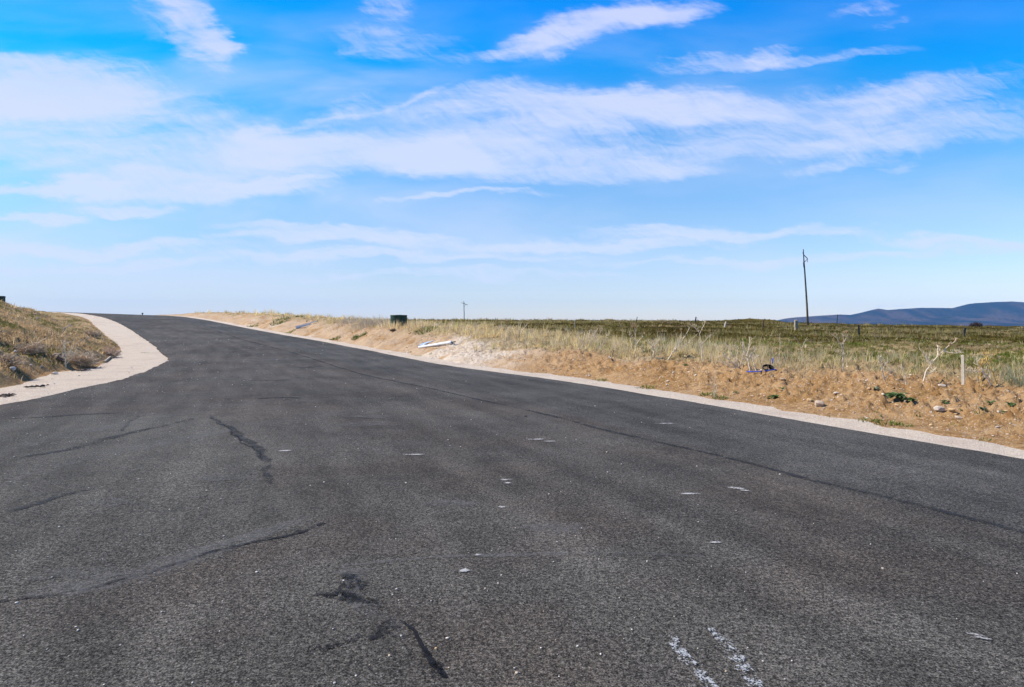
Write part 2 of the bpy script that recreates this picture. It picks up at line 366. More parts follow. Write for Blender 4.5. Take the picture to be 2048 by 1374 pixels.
def gravel_mat():
    m, t, b, _ = mat('crushed_gravel'); p = pos(t)
    vo = t.new('ShaderNodeTexVoronoi', inp={'Vector': p, 'Scale': 62.}); g = t.new('ShaderNodeSeparateColor', inp={0: vo.outputs['Color']}).outputs
    c = t.ramp(g[0], [(0, (.42, .32, .22)), (.3, (.56, .445, .325)), (.7, (.65, .535, .40)), (1, (.73, .625, .49))])
    c = t.mix(t.smooth(t.noise(p, 1.1, 5), .46, .70, 0, .7), c, (.50, .385, .29))
    c = t.mix(t.smooth(t.noise(p, 9, 5, .7), .60, .74, 0, .6), c, (.36, .26, .19))
    t.l.new(c, b.inputs[0]); b.inputs['Roughness'].default_value = .95; b.inputs['Specular IOR Level'].default_value = .06
    bump(t, b, t.math('ADD', t.math('MULTIPLY', vo.outputs['Distance'], 1.0), t.math('MULTIPLY', t.noise(p, 6, 5), 1.2)), .022); return m
def ground_mat():
    m, t, b, _ = mat('bare_ground'); p = pos(t)
    n1 = t.noise(p, .9, 6, .6); n2 = t.noise(p, 5.5, 6, .68); n3 = t.noise(p, 26, 5, .7)
    vo = t.new('ShaderNodeTexVoronoi', inp={'Vector': p, 'Scale': 13., 'Randomness': 1.}); vc = t.new('ShaderNodeSeparateColor', inp={0: vo.outputs['Color']}).outputs
    vo2 = t.new('ShaderNodeTexVoronoi', inp={'Vector': p, 'Scale': 34.}); vc2 = t.new('ShaderNodeSeparateColor', inp={0: vo2.outputs['Color']}).outputs
    soil = t.mix(t.smooth(n1, .32, .68), (.345, .19, .070), (.45, .28, .135))
    soil = t.mix(t.smooth(n2, .47, .66, 0, .85), soil, (.24, .12, .042))
    soil = t.mix(t.smooth(n3, .55, .75, 0, .7), soil, (.55, .385, .22))
    # stones and chips bedded in the soil
    st = t.math('MULTIPLY', t.math('GREATER_THAN', vc[0], .90), t.smooth(vo.outputs['Distance'], .36, .26))
    st2 = t.math('MULTIPLY', t.math('GREATER_THAN', vc2[0], .84), t.smooth(vo2.outputs['Distance'], .46, .30))
    soil = t.mix(t.math('MULTIPLY', t.math('MAXIMUM', st, st2), .85), soil, (.60, .47, .34))
    pale = t.mix(t.smooth(n2, .4, .62), (.52, .40, .28), (.66, .55, .42))
    pale = t.mix(t.smooth(n3, .56, .72, 0, .7), pale, (.36, .25, .16))
    c = t.mix(attr(t, 'pale'), soil, pale)
    # litter between the plants
    lit = t.mix(t.smooth(n2, .35, .65), (.27, .19, .085), (.40, .30, .16)); lit = t.mix(t.smooth(n3, .52, .7), lit, (.12, .08, .035))
    c = t.mix(attr(t, 'litter'), c, lit)
    # heath: olive, brown and straw in wind-drawn bands
    ps = t.scaled(p, (.13, .13, .3)); k1 = t.noise(ps, 1.0, 6, .62, .4); k2 = t.noise(t.scaled(p, (.35, .9, .9)), 1.0, 5, .65)
    moor = t.ramp(t.math('SUBTRACT', k1, .03), [(.30, (.034, .019, .002)), (.44, (.058, .040, .004)), (.54, (.088, .068, .012)), (.64, (.16, .118, .036)), (.75, (.30, .205, .085))])
    moor = t.mix(t.smooth(k2, .56, .72, 0, .8), moor, (.30, .235, .12)); moor = t.mix(t.smooth(k2, .46, .30, 0, .7), moor, (.05, .055, .015))
    c = t.mix(attr(t, 'moor'), c, moor)
    grn = t.mix(t.smooth(n2, .4, .65), (.055, .066, .006), (.19, .15, .045))
    c = t.mix(attr(t, 'green'), c, grn)
    t.l.new(c, b.inputs[0]); b.inputs['Roughness'].default_value = .95; b.inputs['Specular IOR Level'].default_value = .04
    hgt = t.math('ADD', t.math('ADD', t.math('MULTIPLY', n2, 1.3), t.math('MULTIPLY', n3, .5)), t.math('MULTIPLY', st, .25))
    bump(t, b, hgt, .13, .9); return m
def blade_mat(name, trans=.58):
    m, t, b, out = mat(name); c = attr(t, 'col', 'Color'); t.l.new(c, b.inputs[0])
    b.inputs['Specular IOR Level'].default_value = .04; b.inputs['Roughness'].default_value = .8
    tr = t.new('ShaderNodeBsdfTranslucent', inp={0: c}); mx = t.new('ShaderNodeMixShader', inp={0: trans, 1: b.outputs[0], 2: tr.outputs[0]})
    t.l.new(mx.outputs[0], out.inputs[0]); return m
M_ASPH = asphalt_mat(); M_GRAV = gravel_mat(); M_GROUND = ground_mat(); M_BLADE = blade_mat('dry_blades'); M_LEAF = blade_mat('fresh_leaves', .3)
M_DARK = mark_mat('open_crack', (.004, .004, .005), .88, 1.06, 40, .85)
M_SEAM = mark_mat('paving_joint', (.020, .020, .020), .80, 1.30, 40, .80)
M_TAR = mark_mat('tar_stain', (.007, .007, .008), .98, 1.26, 34, .76)
M_SCUFF = mark_mat('chalky_scuff', (.36, .34, .31), .80, 1.16, 75, .92)
M_DUST = mark_mat('dusty_patch', (.14, .132, .125), .72, 1.5, 45, .42)
M_PAINT = mark_mat('worn_white_paint', (.34, .34, .33), 1.16, 1.27, 95, .95)
M_STALK = simple('dead_stalk', (.62, .52, .38), (.46, .37, .25), 30)
M_GREYST = simple('bleached_stalk', (.78, .64, .45), (.60, .48, .32), 30)
M_GOLD = simple('golden_stalk', (.60, .40, .13), (.48, .31, .10), 30)
M_HEAD = simple('seed_head', (.47, .34, .18), (.34, .23, .11), 40)
M_STONE = simple('pale_limestone', (.48, .36, .25), (.36, .26, .17), 9, .9, .01)
M_OCHRE = simple('ochre_stone', (.50, .33, .17), (.40, .25, .12), 9, .9, .01)
M_WHITEST = simple('white_stone', (.52, .44, .35), (.38, .31, .24), 12, .9, .006)
M_WHITE = simple('white_painted_metal', (.80, .79, .76), (.68, .66, .62), 6, .45, 0, .4)
M_BLUEW = simple('pale_blue_sheet', (.46, .57, .62), (.40, .50, .56), 5, .45, 0, .4)
M_BLACK = simple('black_metal', (.018, .018, .02), (.012, .012, .013), 6, .6)
M_PALEW = simple('pale_wood', (.58, .50, .38), (.46, .39, .29), 16)
M_RUST = simple('rusty_iron', (.13, .07, .035), (.07, .04, .025), 20, .8)
M_CONC = simple('weathered_concrete', (.36, .30, .21), (.27, .22, .15), 14, .9, .006)
M_WOOD = simple('grey_wood', (.30, .235, .16), (.20, .15, .10), 16, .85, .004)
M_BLUE = simple('blue_plastic_pipe', (.008, .06, .50), (.006, .045, .40), 8, .4, 0, .5)
M_CLOD = simple('dark_clod', (.045, .032, .026), (.07, .05, .04), 20, .9)
M_GLASS = simple('porcelain', (.20, .19, .18), (.12, .11, .10), 10, .3, 0, .5)

# ------------------------------------------------------------------ ground sheet
def build_ground():
    az = np.concatenate([np.linspace(-180, -52, 90, endpoint=False), np.linspace(-52, 52, 860, endpoint=False), np.linspace(52, 180, 90, endpoint=False)])
    rr = np.concatenate([np.geomspace(.6, 6, 24, endpoint=False), np.geomspace(6, 125, 640, endpoint=False), np.geomspace(125, 9000, 60)])
    A, Q = np.meshgrid(np.radians(az), rr); x = Q * np.sin(A); y = Q * np.cos(A)
    xf, yf = x.ravel(), y.ravel(); z = ground(xf, yf)
    na, nr = len(az), len(rr); i, j = np.meshgrid(np.arange(nr - 1), np.arange(na), indexing='ij')
    a = i * na + j; b2 = i * na + (j + 1) % na
    T = np.stack([a, b2, b2 + na, a + na], -1).reshape(-1, 4)[:, ::-1]
    n, qx, qy = right_n(xf, yf); dl = poly_dist(xf, yf, LO)[0]; l = np.where(inside(xf, yf, LEFT_POLY), dl, -dl)
    at_ = {}
    wn = fbm(xf * .5, yf * .5, 71, 4) - .5; wn2 = fbm(xf * 1.6, yf * 1.6, 73, 4) - .5
    top = n + wn * 3.0
    rightm = (n > 0)
    at_['litter'] = np.clip(sm(top + 1.0 * sm(qy, 20, 27), 3.4, 4.8) * rightm * .85 + sm(l + wn, -.1, .6) * .72, 0, 1)
    dep = yf + wn * 14
    at_['green'] = np.clip(sm(n + wn * 5, 5.5, 8.5) * (1 - sm(dep, 26, 34)) * rightm * sm(wn2, -.16, .08) * sm(xf / np.maximum(yf, 1), .02, .22), 0, 1) * .9 + .8 * sm(l, .5, 1.5) * sm(wn2 + .6 * wn, .03, .14)
    at_['moor'] = np.clip(sm(dep, 24, 36) * rightm * sm(n, 7, 12), 0, 1)
    pl = np.exp(-(((xf + 1.6) / 2.6) ** 2 + ((yf - 26.5) / 4.0) ** 2)) * 1.35 + .38 * sm(qy, 24, 33) * rightm * (n < 6) + .5 * (sm(wn, .14, .25)) * (n < 4) * rightm
    at_['pale'] = np.clip(pl * sm(wn2, -.32, .02), 0, 1)
    me = np_mesh('ground', np.stack([xf, yf, z], 1), T, at_)
    tag(link_mesh('ground', me, M_GROUND, smooth=True), kind='structure')
build_ground()

def fill(loop, extra):
    """triangulate a plan polygon with extra inner points"""
    P = [Vector(p) for p in loop]; nloop = len(P); lx = np.array(loop)
    ins = inside(extra[:, 0], extra[:, 1], [tuple(p) for p in loop])
    e = extra[ins]; d = poly_dist(e[:, 0], e[:, 1], np.vstack([lx, lx[:1]]))[0]; e = e[d > .035 * np.hypot(e[:, 0], e[:, 1]) * .3 + .04]
    V = P + [Vector(p) for p in e]
    r = geometry.delaunay_2d_cdt(V, [(i, (i + 1) % nloop) for i in range(nloop)], [], 1, 1e-5)
    return np.array([tuple(v) for v in r[0]]), np.array([tuple(f) for f in r[2]])
def polar_pts(r0, r1, k, a0=-180, a1=180):
    out = []; r = r0
    while r < r1:
        n = max(6, int((a1 - a0) / 360 * 2 * math.pi / k)); a = np.radians(np.linspace(a0, a1, n, endpoint=False) + RNG.uniform(0, 6, n) * k)
        q = r * (1 + RNG.uniform(-.3, .3, n) * k); out.append(np.stack([q * np.sin(a), q * np.cos(a)], 1)); r *= 1 + k
    return np.vstack(out)
def dense(P, step):
    out = []
    for a, b in zip(P[:-1], P[1:]):
        n = max(1, int(np.linalg.norm(b - a) / step))
        for k in range(n): out.append(a + (b - a) * k / n)
    out.append(P[-1]); return np.array(out)
def ragged(P, amp, seed):
    d = np.gradient(P, axis=0); d /= np.linalg.norm(d, axis=1)[:, None] + 1e-9
    w = (fbm(P[:, 0] * 1.3, P[:, 1] * 1.3, seed, 4) - .5) * 2 * amp + (fbm(P[:, 0] * 7, P[:, 1] * 7, seed + 5, 2) - .5) * amp * .8
    return P + np.stack([-d[:, 1], d[:, 0]], 1) * w[:, None]
RE_A = ragged(dense(RE, .16), .05, 81); LE_A = ragged(dense(LE, .13), .10, 83)
LIFT = .006
def build_road():
    loop = np.vstack([RE_A, LE_A[::-1]])
    V, T = fill(loop, polar_pts(.5, 140, .045))
    n = right_n(V[:, 0], V[:, 1])[0]; z = h_road(V[:, 0], V[:, 1], n) + LIFT
    dip = (fbm(V[:, 0] * .35, V[:, 1] * .35, 91, 3) - .5) * .035 * sm(np.hypot(*V.T), 3, 9) * sm(-n, .3, 1.5) * sm(poly_dist(V[:, 0], V[:, 1], LE)[0], .1, 1.2)
    z = z + dip
    allv = [np.column_stack([V, z])]; tris = [T]; mi = [np.zeros(len(T))]; fade = [np.ones(len(V))]; base = len(V)
    # the cut edge of the slab
    for E in (RE_A, LE_A):
        k = len(E); zt = h_road(E[:, 0], E[:, 1]) + LIFT
        allv.append(np.vstack([np.column_stack([E, zt]), np.column_stack([E, zt - .09])])); fade.append(np.ones(2 * k))
        i = np.arange(k - 1) + base; tris.append(np.vstack([np.stack([i, i + 1, i + 1 + k], 1), np.stack([i, i + 1 + k, i + k], 1)])); mi.append(np.zeros(2 * (k - 1))); base += 2 * k
    zfun = lambda x, y: h_road(x, y) + LIFT + (fbm(x * .35, y * .35, 91, 3) - .5) * .035 * sm(np.hypot(x, y), 3, 9) * sm(-right_n(x, y)[0], .3, 1.5) * sm(poly_dist(x, y, LE)[0], .1, 1.2)
    def ribbon(pix, width, m, wander=.03, step=.05, lift=.006, taper=True):
        nonlocal base
        C = spline([ray_hit(a, b, h_road) for a, b in pix], step); 
        d = np.gradient(C, axis=0); d /= np.linalg.norm(d, axis=1)[:, None]; nr = np.stack([-d[:, 1], d[:, 0]], 1)
        s = np.concatenate([[0], np.cumsum(np.linalg.norm(np.diff(C, axis=0), axis=1))])
        C = C + nr * ((fbm(s * 2.5, s * 0 + m * 7.7 + len(pix), 5, 4) - .5) * 2 * wander + (fbm(s * .9, s * 0 + m * 3.1 + pix[0][0], 6, 2) - .5) * 3 * wander + (fbm(s * 14, s * 0 + m, 15, 2) - .5) * (.035 if m in (1, 3) else .0))[:, None]
        w = np.interp(s / s[-1], np.linspace(0, 1, len(width)), width) * (.6 + .9 * fbm(s * 3, s * 0 + 3.3, 8, 3))
        rows = [C + nr * (w * q)[:, None] for q in (-1, -.45, .45, 1)]
        f = np.tile(np.array([0, 1, 1, 0.])[:, None], (1, len(C))) * (1 if m == 6 else (.68 + .5 * sm(fbm(s * 1.6, s * 0 + pix[0][1], 12, 3), .35, .55))[None, :].clip(0, 1))
        if taper: f = f * np.minimum(1, np.minimum(s, s[-1] - s) / (.12 * s[-1] + 1e-6))[None, :]
        P = np.vstack(rows); zz = zfun(P[:, 0], P[:, 1]) + lift; k = len(C)
        allv.append(np.column_stack([P, zz])); fade.append(f.ravel())
        for q in range(3):
            i = np.arange(k - 1) + base + q * k
            tris.append(np.vstack([np.stack([i, i + 1, i + 1 + k], 1), np.stack([i, i + 1 + k, i + k], 1)])); mi.append(np.full(2 * (k - 1), m))
        base += 4 * k
    def blot(px, py, rx, ry, m, lift=.008, rot=0):
        nonlocal base
        c = ray_hit(px, py, h_road); a = np.linspace(0, 2 * np.pi, 20, endpoint=False); P = [c[None, :]]; fr = [np.ones(1)]
        for q in (.5, 1):
            w = q * (1 + .45 * (fbm(np.cos(a) * 1.5 + px, np.sin(a) * 1.5 + py, 4, 2) - .5) * 2)
            e = np.stack([np.cos(a) * rx * w, np.sin(a) * ry * w], 1); cr, sr = math.cos(rot), math.sin(rot)
            P.append(c + np.stack([e[:, 0] * cr - e[:, 1] * sr, e[:, 0] * sr + e[:, 1] * cr], 1)); fr.append(np.full(20, .8 if q < 1 else 0))
        P = np.vstack(P); allv.append(np.column_stack([P, zfun(P[:, 0], P[:, 1]) + lift])); fade.append(np.concatenate(fr))
        k = np.arange(20); k2 = (k + 1) % 20
        tris.append(np.vstack([np.stack([k * 0 + base, base + 1 + k, base + 1 + k2], 1), np.stack([base + 1 + k, base + 21 + k, base + 21 + k2], 1), np.stack([base + 1 + k, base + 21 + k2, base + 1 + k2], 1)]))
        mi.append(np.full(60, m)); base += 41
    DARK, SEAM, TAR, SCUFF, DUST, PAINT = 1, 2, 3, 4, 5, 6
    ribbon([(395, 655), (447, 667), (506, 685), (572, 702), (653, 727), (747, 754), (900, 786), (1050, 820), (1200, 858), (1342, 892), (1492, 927), (1618, 961), (1743, 990), (1910, 1032), (2048, 1067), (2160, 1096)], [.10, .10, .075, .065, .065], SEAM, .02, .25, taper=False)
    ribbon([(415, 826), (430, 843), (465, 870), (495, 895), (520, 920), (550, 955), (580, 985)], [.04, .07, .09, .05], SEAM, .08)
    ribbon([(425, 840), (470, 874), (500, 900), (530, 935)], [.014, .022, .012], DARK, .08)
    ribbon([(640, 1046), (600, 1060), (560, 1072), (520, 1080), (485, 1090), (450, 1100), (400, 1113), (330, 1135), (260, 1155), (190, 1175), (110, 1192), (0, 1202)], [.038, .034, .028, .02, .018, .015], DARK, .05, taper=False)
    ribbon([(650, 1040), (610, 1056), (570, 1068), (520, 1080)], [.10, .12, .05], TAR, .04)
    ribbon([(640, 1030), (400, 1105), (200, 1165), (0, 1192)], [.12, .2, .16], DUST, .05)
    ribbon([(700, 1140), (705, 1165), (690, 1190), (660, 1200), (645, 1215)], [.07, .08, .06], TAR, .04)
    ribbon([(605, 1192), (650, 1190), (700, 1200), (740, 1205), (785, 1220)], [.035, .055, .085, .06, .03], TAR, .04)
    ribbon([(820, 1240), (780, 1258), (730, 1278), (690, 1296), (640, 1306), (600, 1312)], [.05, .085, .05, .075, .045, .03], TAR, .035)
    ribbon([(850, 1295), (852, 1320), (868, 1345), (880, 1372)], [.04, .045, .055, .045], TAR, .03)
    ribbon([(838, 1368), (850, 1340), (875, 1335), (885, 1352)], [.03, .03, .03], TAR, .02)
    ribbon([(690, 1150), (715, 1170), (700, 1192), (670, 1204)], [.05, .09, .06], TAR, .05)
    ribbon([(615, 1196), (670, 1194), (730, 1204), (770, 1216)], [.02, .05, .06, .02], TAR, .03)
    ribbon([(815, 1246), (775, 1262), (720, 1284)], [.03, .06, .03], TAR, .03)
    ribbon([(700, 1292), (655, 1304), (605, 1312)], [.03, .06, .02], TAR, .03)
    ribbon([(560, 1250), (545, 1243)], [.05, .04], TAR, .02)
    ribbon([(460, 762), (500, 759), (530, 758)], [.05, .06, .03], DARK, .04, .08)
    ribbon([(470, 764), (520, 761), (560, 761), (600, 758)], [.08, .14, .08], SEAM, .04, .1)
    ribbon([(590, 737), (620, 735), (650, 732)], [.1, .16, .1], SEAM, .05, .1)
    ribbon([(710, 766), (735, 763), (742, 760)], [.03, .04, .02], DARK, .05, .06); ribbon([(752, 768), (768, 766)], [.03, .03], DARK, .03, .06)
    ribbon([(0, 930), (60, 912), (130, 900), (230, 874), (330, 852), (420, 832)], [.08, .14, .10, .06], SEAM, .05)
    ribbon([(0, 1030), (70, 1012), (130, 990), (200, 978)], [.06, .08, .04], SEAM, .05)
    ribbon([(0, 838), (80, 834), (170, 829), (280, 826)], [.08, .10, .05], SEAM, .04)
    ribbon([(250, 865), (262, 845), (285, 830)], [.04, .05, .03], SEAM, .05)
    ribbon([(500, 800), (570, 796), (610, 798)], [.1, .16, .06], SEAM, .05, .1)
    ribbon([(0, 905), (100, 880), (260, 845), (420, 822)], [.2, .3, .2], DUST, .06)
    ribbon([(0, 965), (140, 930), (320, 885), (500, 858)], [.2, .35, .2], DUST, .06)
    ribbon([(700, 1150), (720, 1180), (740, 1215), (800, 1245), (830, 1290)], [.05, .1, .06], DUST, .05)
    ribbon([(900, 1374), (870, 1330), (835, 1285), (800, 1235)], [.03, .02, .015], DARK, .05)
    ribbon([(620, 1140), (800, 1122), (1000, 1113), (1250, 1112), (1500, 1122)], [.03, .045, .03], DUST, .02)
    for a in ((830, 911, .17, .05, SCUFF), (1075, 880, .22, .06, SCUFF), (1100, 884, .12, .05, SCUFF), (1014, 962, .075, .05, SCUFF), (1016, 968, .05, .04, SCUFF), (1383, 990, .15, .045, SCUFF, -.1), (1472, 979, .10, .05, SCUFF, -.4), (1490, 984, .06, .03, SCUFF, -.4),
              (1327, 848, .22, .05, SCUFF), (1003, 1016, .05, .04, SCUFF), (955, 1113, .035, .03, SCUFF), (930, 1145, .05, .04, SCUFF), (1431, 1088, .06, .03, SCUFF), (1950, 1274, .07, .022, SCUFF, -.5), (1962, 1280, .06, .02, SCUFF, -.5), (570, 875, .1, .05, DUST), (570, 905, .11, .06, SCUFF),
              (330, 745, .5, .5, DUST), (425, 735, .2, .9, DUST), (580, 735, .5, .4, DUST), (745, 850, .7, .4, DUST), (540, 720, .8, 1.2, DUST), (470, 660, 1.2, 1.5, DUST), (745, 835, .6, .3, DUST),
              (900, 1010, .35, .2, DUST), (1100, 1060, .4, .2, DUST), (210, 1010, .25, .2, DUST), (450, 960, .4, .2, DUST), (700, 1150, .16, .14, DUST), (160, 1150, .4, .14, DUST)):
        blot(*a[:5], rot=a[5] if len(a) > 5 else 0, lift=.008 if a[4] == SCUFF else .010)
    ribbon([(1345, 1275), (1358, 1300), (1375, 1325), (1400, 1350), (1420, 1374), (1450, 1410)], [.05, .065, .07, .06, .055], PAINT, .01, .02, .012, False)
    ribbon([(1425, 1262), (1450, 1290), (1475, 1322), (1497, 1350), (1512, 1374), (1535, 1410)], [.045, .07, .085, .085, .08], PAINT, .01, .02, .012, False)
    V = np.vstack(allv); nn = right_n(V[:, 0], V[:, 1])[0]
    # the older, greyer lay of asphalt on the left, bounded by the cold joint
    J = [tuple(ray_hit(a, b, h_road)) for a, b in ((0, 842), (280, 828), (415, 826), (495, 895), (580, 985), (640, 1046), (485, 1090), (260, 1155), (0, 1202))]
    old = inside(V[:, 0], V[:, 1], J + [(-8, 2.5), (-12, 5)]).astype(float)
    me = np_mesh('road', V, np.vstack(tris), {'fade': np.concatenate(fade), 'lat': nn, 'old': old}, np.concatenate(mi))
    tag(link_mesh('road', me, [M_ASPH, M_DARK, M_SEAM, M_TAR, M_SCUFF, M_DUST, M_PAINT]), kind='structure')
build_road()

def build_verges():
    # right: a strip of crushed stone beside the asphalt, its outer side running under the soil
    d = np.gradient(RE, axis=0); d /= np.linalg.norm(d, axis=1)[:, None]; nr = np.stack([d[:, 1], -d[:, 0]], 1)
    q = np.array([-.12, .15, .45, .75, 1.05, 1.35, 1.7]); P = (RE[:, None, :] + nr[:, None, :] * q[None, :, None]).reshape(-1, 2)
    z = h_road(P[:, 0], P[:, 1]) - .022 + (fbm(P[:, 0] * 1.7, P[:, 1] * 1.7, 41, 3) - .5) * .03
    k, m = len(RE), len(q); i, j = np.meshgrid(np.arange(k - 1), np.arange(m - 1), indexing='ij'); a = i * m + j
    T = np.stack([a, a + 1, a + m + 1, a + m], -1).reshape(-1, 4)
    tag(link_mesh('gravel_verge_right', np_mesh('verge', np.column_stack([P, z]), T[:, ::-1]), M_GRAV, smooth=True), kind='structure')
    E = dense(LE, .3); dd = np.gradient(E, axis=0); dd /= np.linalg.norm(dd, axis=1)[:, None]; E = E + np.stack([dd[:, 1], -dd[:, 0]], 1) * .14
    O = dense(LO, .4); dd = np.gradient(O, axis=0); dd /= np.linalg.norm(dd, axis=1)[:, None]; O = O + np.stack([-dd[:, 1], dd[:, 0]], 1) * .45
    V, T = fill(np.vstack([E, O[::-1]]), polar_pts(5, 110, .03, -70, 0))
    z = h_road(V[:, 0], V[:, 1]) - .026 + (fbm(V[:, 0] * 1.2, V[:, 1] * 1.2, 43, 4) - .5) * .05 * sm(poly_dist(V[:, 0], V[:, 1], LE)[0], .2, 1)
    tag(link_mesh('gravel_verge_left', np_mesh('verge', np.column_stack([V, z]), T), M_GRAV, smooth=True), kind='structure')
build_verges()

# ------------------------------------------------------------------ far hills
def build_hills():
    pr = [(1440, 668), (1500, 654), (1545, 644), (1570, 638.5), (1590, 636), (1640, 632.5), (1680, 630), (1700, 631), (1720, 627), (1745, 620.5), (1757, 618), (1775, 621), (1800, 619), (1840, 616.5), (1870, 616.5), (1905, 617), (1935, 609), (1950, 607), (1990, 604.5), (2025, 603.5), (2048, 605), (2120, 608), (2250, 602), (2400, 612), (2600, 606), (2900, 625), (3100, 640)]
    px = np.linspace(1440, 3120, 440); D = np.geomspace(3300, 6600, 90); RD = 5000.
    A, Q = np.meshgrid((px - CX) / F, D); x = A * Q; y = Q; hp = np.maximum((HY + 2 - np.interp(CX + F * A, *zip(*pr))) / F * RD, -29)
    g = np.where(Q < RD, np.clip((Q - 3500) / (RD - 3500), 0, 1) ** .85, np.clip(1 - (Q - RD) / 1600, 0, 1))
    gull = np.abs(fbm((x + .8 * y) * .0036, y * .0009, 51, 4) - .5) * 2; gull2 = np.abs(fbm((x + .3 * y) * .011, y * .003, 57, 3) - .5) * 2
    z = -30 + (hp + 30) * g * (1 - (.85 * (1 - gull) ** 1.4 + .3 * (1 - gull2)) * (1 - np.clip(g, 0, 1) ** 5) * (Q < RD))
    n0, n1 = x.shape; i, j = np.meshgrid(np.arange(n0 - 1), np.arange(n1 - 1), indexing='ij'); a = i * n1 + j
    T = np.stack([a, a + 1, a + n1 + 1, a + n1], -1).reshape(-1, 4)
    m, t, b, _ = mat('hillside'); p = pos(t)
    c = t.mix(t.smooth(t.noise(t.scaled(p, (1, .35, 1), (0, 0, R(25))), .0052, 6, .62), .40, .60), (.005, .009, .012), (.062, .038, .030))  # purple-brown patches; dark diagonal streaks paint in shading for the folds
    c = t.mix(t.smooth(t.noise(p, .02, 5, .7), .5, .7, 0, .5), c, (.03, .032, .02)); t.l.new(c, b.inputs[0]); b.inputs['Specular IOR Level'].default_value = .05
    tag(link_mesh('hills', np_mesh('hills', np.stack([x.ravel(), y.ravel(), z.ravel()], 1), T), m, smooth=True), kind='structure')
build_hills()

# ------------------------------------------------------------------ grass and other ground cover (uncountable: one object per kind)
def blades(name, x, y, h, w, lean, ldir, colr, label_mat, z=None, seg=True):
    N = len(x); z = ground(x, y) - .01 if z is None else z
    fa = RNG.uniform(0, 2 * np.pi, N); wx, wy = np.cos(fa) * w / 2, np.sin(fa) * w / 2
    dx, dy = np.cos(ldir) * h * np.sin(lean), np.sin(ldir) * h * np.sin(lean); dz = h * np.cos(lean)
    b0 = np.stack([x - wx, y - wy, z], 1); b1 = np.stack([x + wx, y + wy, z], 1)
    mx, my, mz = x + dx * .38, y + dy * .38, z + dz * .55
    m0 = np.stack([mx - wx * .75, my - wy * .75, mz], 1); m1 = np.stack([mx + wx * .75, my + wy * .75, mz], 1); tp = np.stack([x + dx, y + dy, z + dz * .94], 1)
    V = np.stack([b0, b1, m0, m1, tp], 1).reshape(-1, 3); k = np.arange(N)[:, None] * 5
    T = np.concatenate([k + [[0, 1, 3]], k + [[0, 3, 2]], k + [[2, 3, 4]]], 0)
    return V, T, np.repeat(colr, 5, 0)
def stuff(name, parts, m):
    off = 0; Vs, Ts, Cs = [], [], []
    for V, T, C in parts: Vs.append(V); Ts.append(T + off); Cs.append(C); off += len(V)
    me = np_mesh(name, np.vstack(Vs), np.vstack(Ts), {'col': np.vstack(Cs)})
    return tag(link_mesh(name, me, m), kind='stuff')
def jit(c, N, a=.2):
    k = RNG.uniform(1 - a, 1 + a, (N, 1)); return np.clip(np.array(c) * k * RNG.uniform(.93, 1.07, (N, 3)), 0, 1)
def clumps(x, y, per, rad, hgt, wid, lean, cols, spread=.45):
    """blades round each clump centre"""
    N = len(x); K = np.repeat(np.arange(N), per); M = len(K)
    a = RNG.uniform(0, 2 * np.pi, M); q = np.sqrt(RNG.uniform(0, 1, M)); rad = np.broadcast_to(rad, (N,))[K]; hh = np.broadcast_to(hgt, (N,))[K]; ww = np.broadcast_to(wid, (N,))[K]
    bx = x[K] + np.cos(a) * q * rad; by = y[K] + np.sin(a) * q * rad
    c = (cols * RNG.uniform(.62, 1.18, (N, 1)))[K] * RNG.uniform(.78, 1.2, (M, 1))
    ld = a + RNG.normal(0, .7, M)
    return blades('', bx, by, hh * RNG.uniform(.45, 1.05, M), ww * RNG.uniform(.7, 1.3, M), np.abs(RNG.normal(lean, spread, M)).clip(0, 1.45), ld, np.clip(c, 0, 1), None)
def scatter(N, r0, r1, a0, a1, p=1.0):
    r = r0 * (r1 / r0) ** (RNG.uniform(0, 1, N) ** p); a = np.radians(RNG.uniform(a0, a1, N)); return r * np.sin(a), r * np.cos(a)
STRAW = np.array((.86, .65, .31)); STRAWG = np.array((.80, .65, .42)); GREEN = np.array((.115, .165, .012)); OLIVE = np.array((.14, .13, .035)); RUSSET = np.array((.17, .105, .04)); FAWN = np.array((.40, .285, .165))
def pick(u, cols, probs):
    i = np.searchsorted(np.cumsum(probs), u * sum(probs)).clip(0, len(cols) - 1); return np.array(cols)[i]
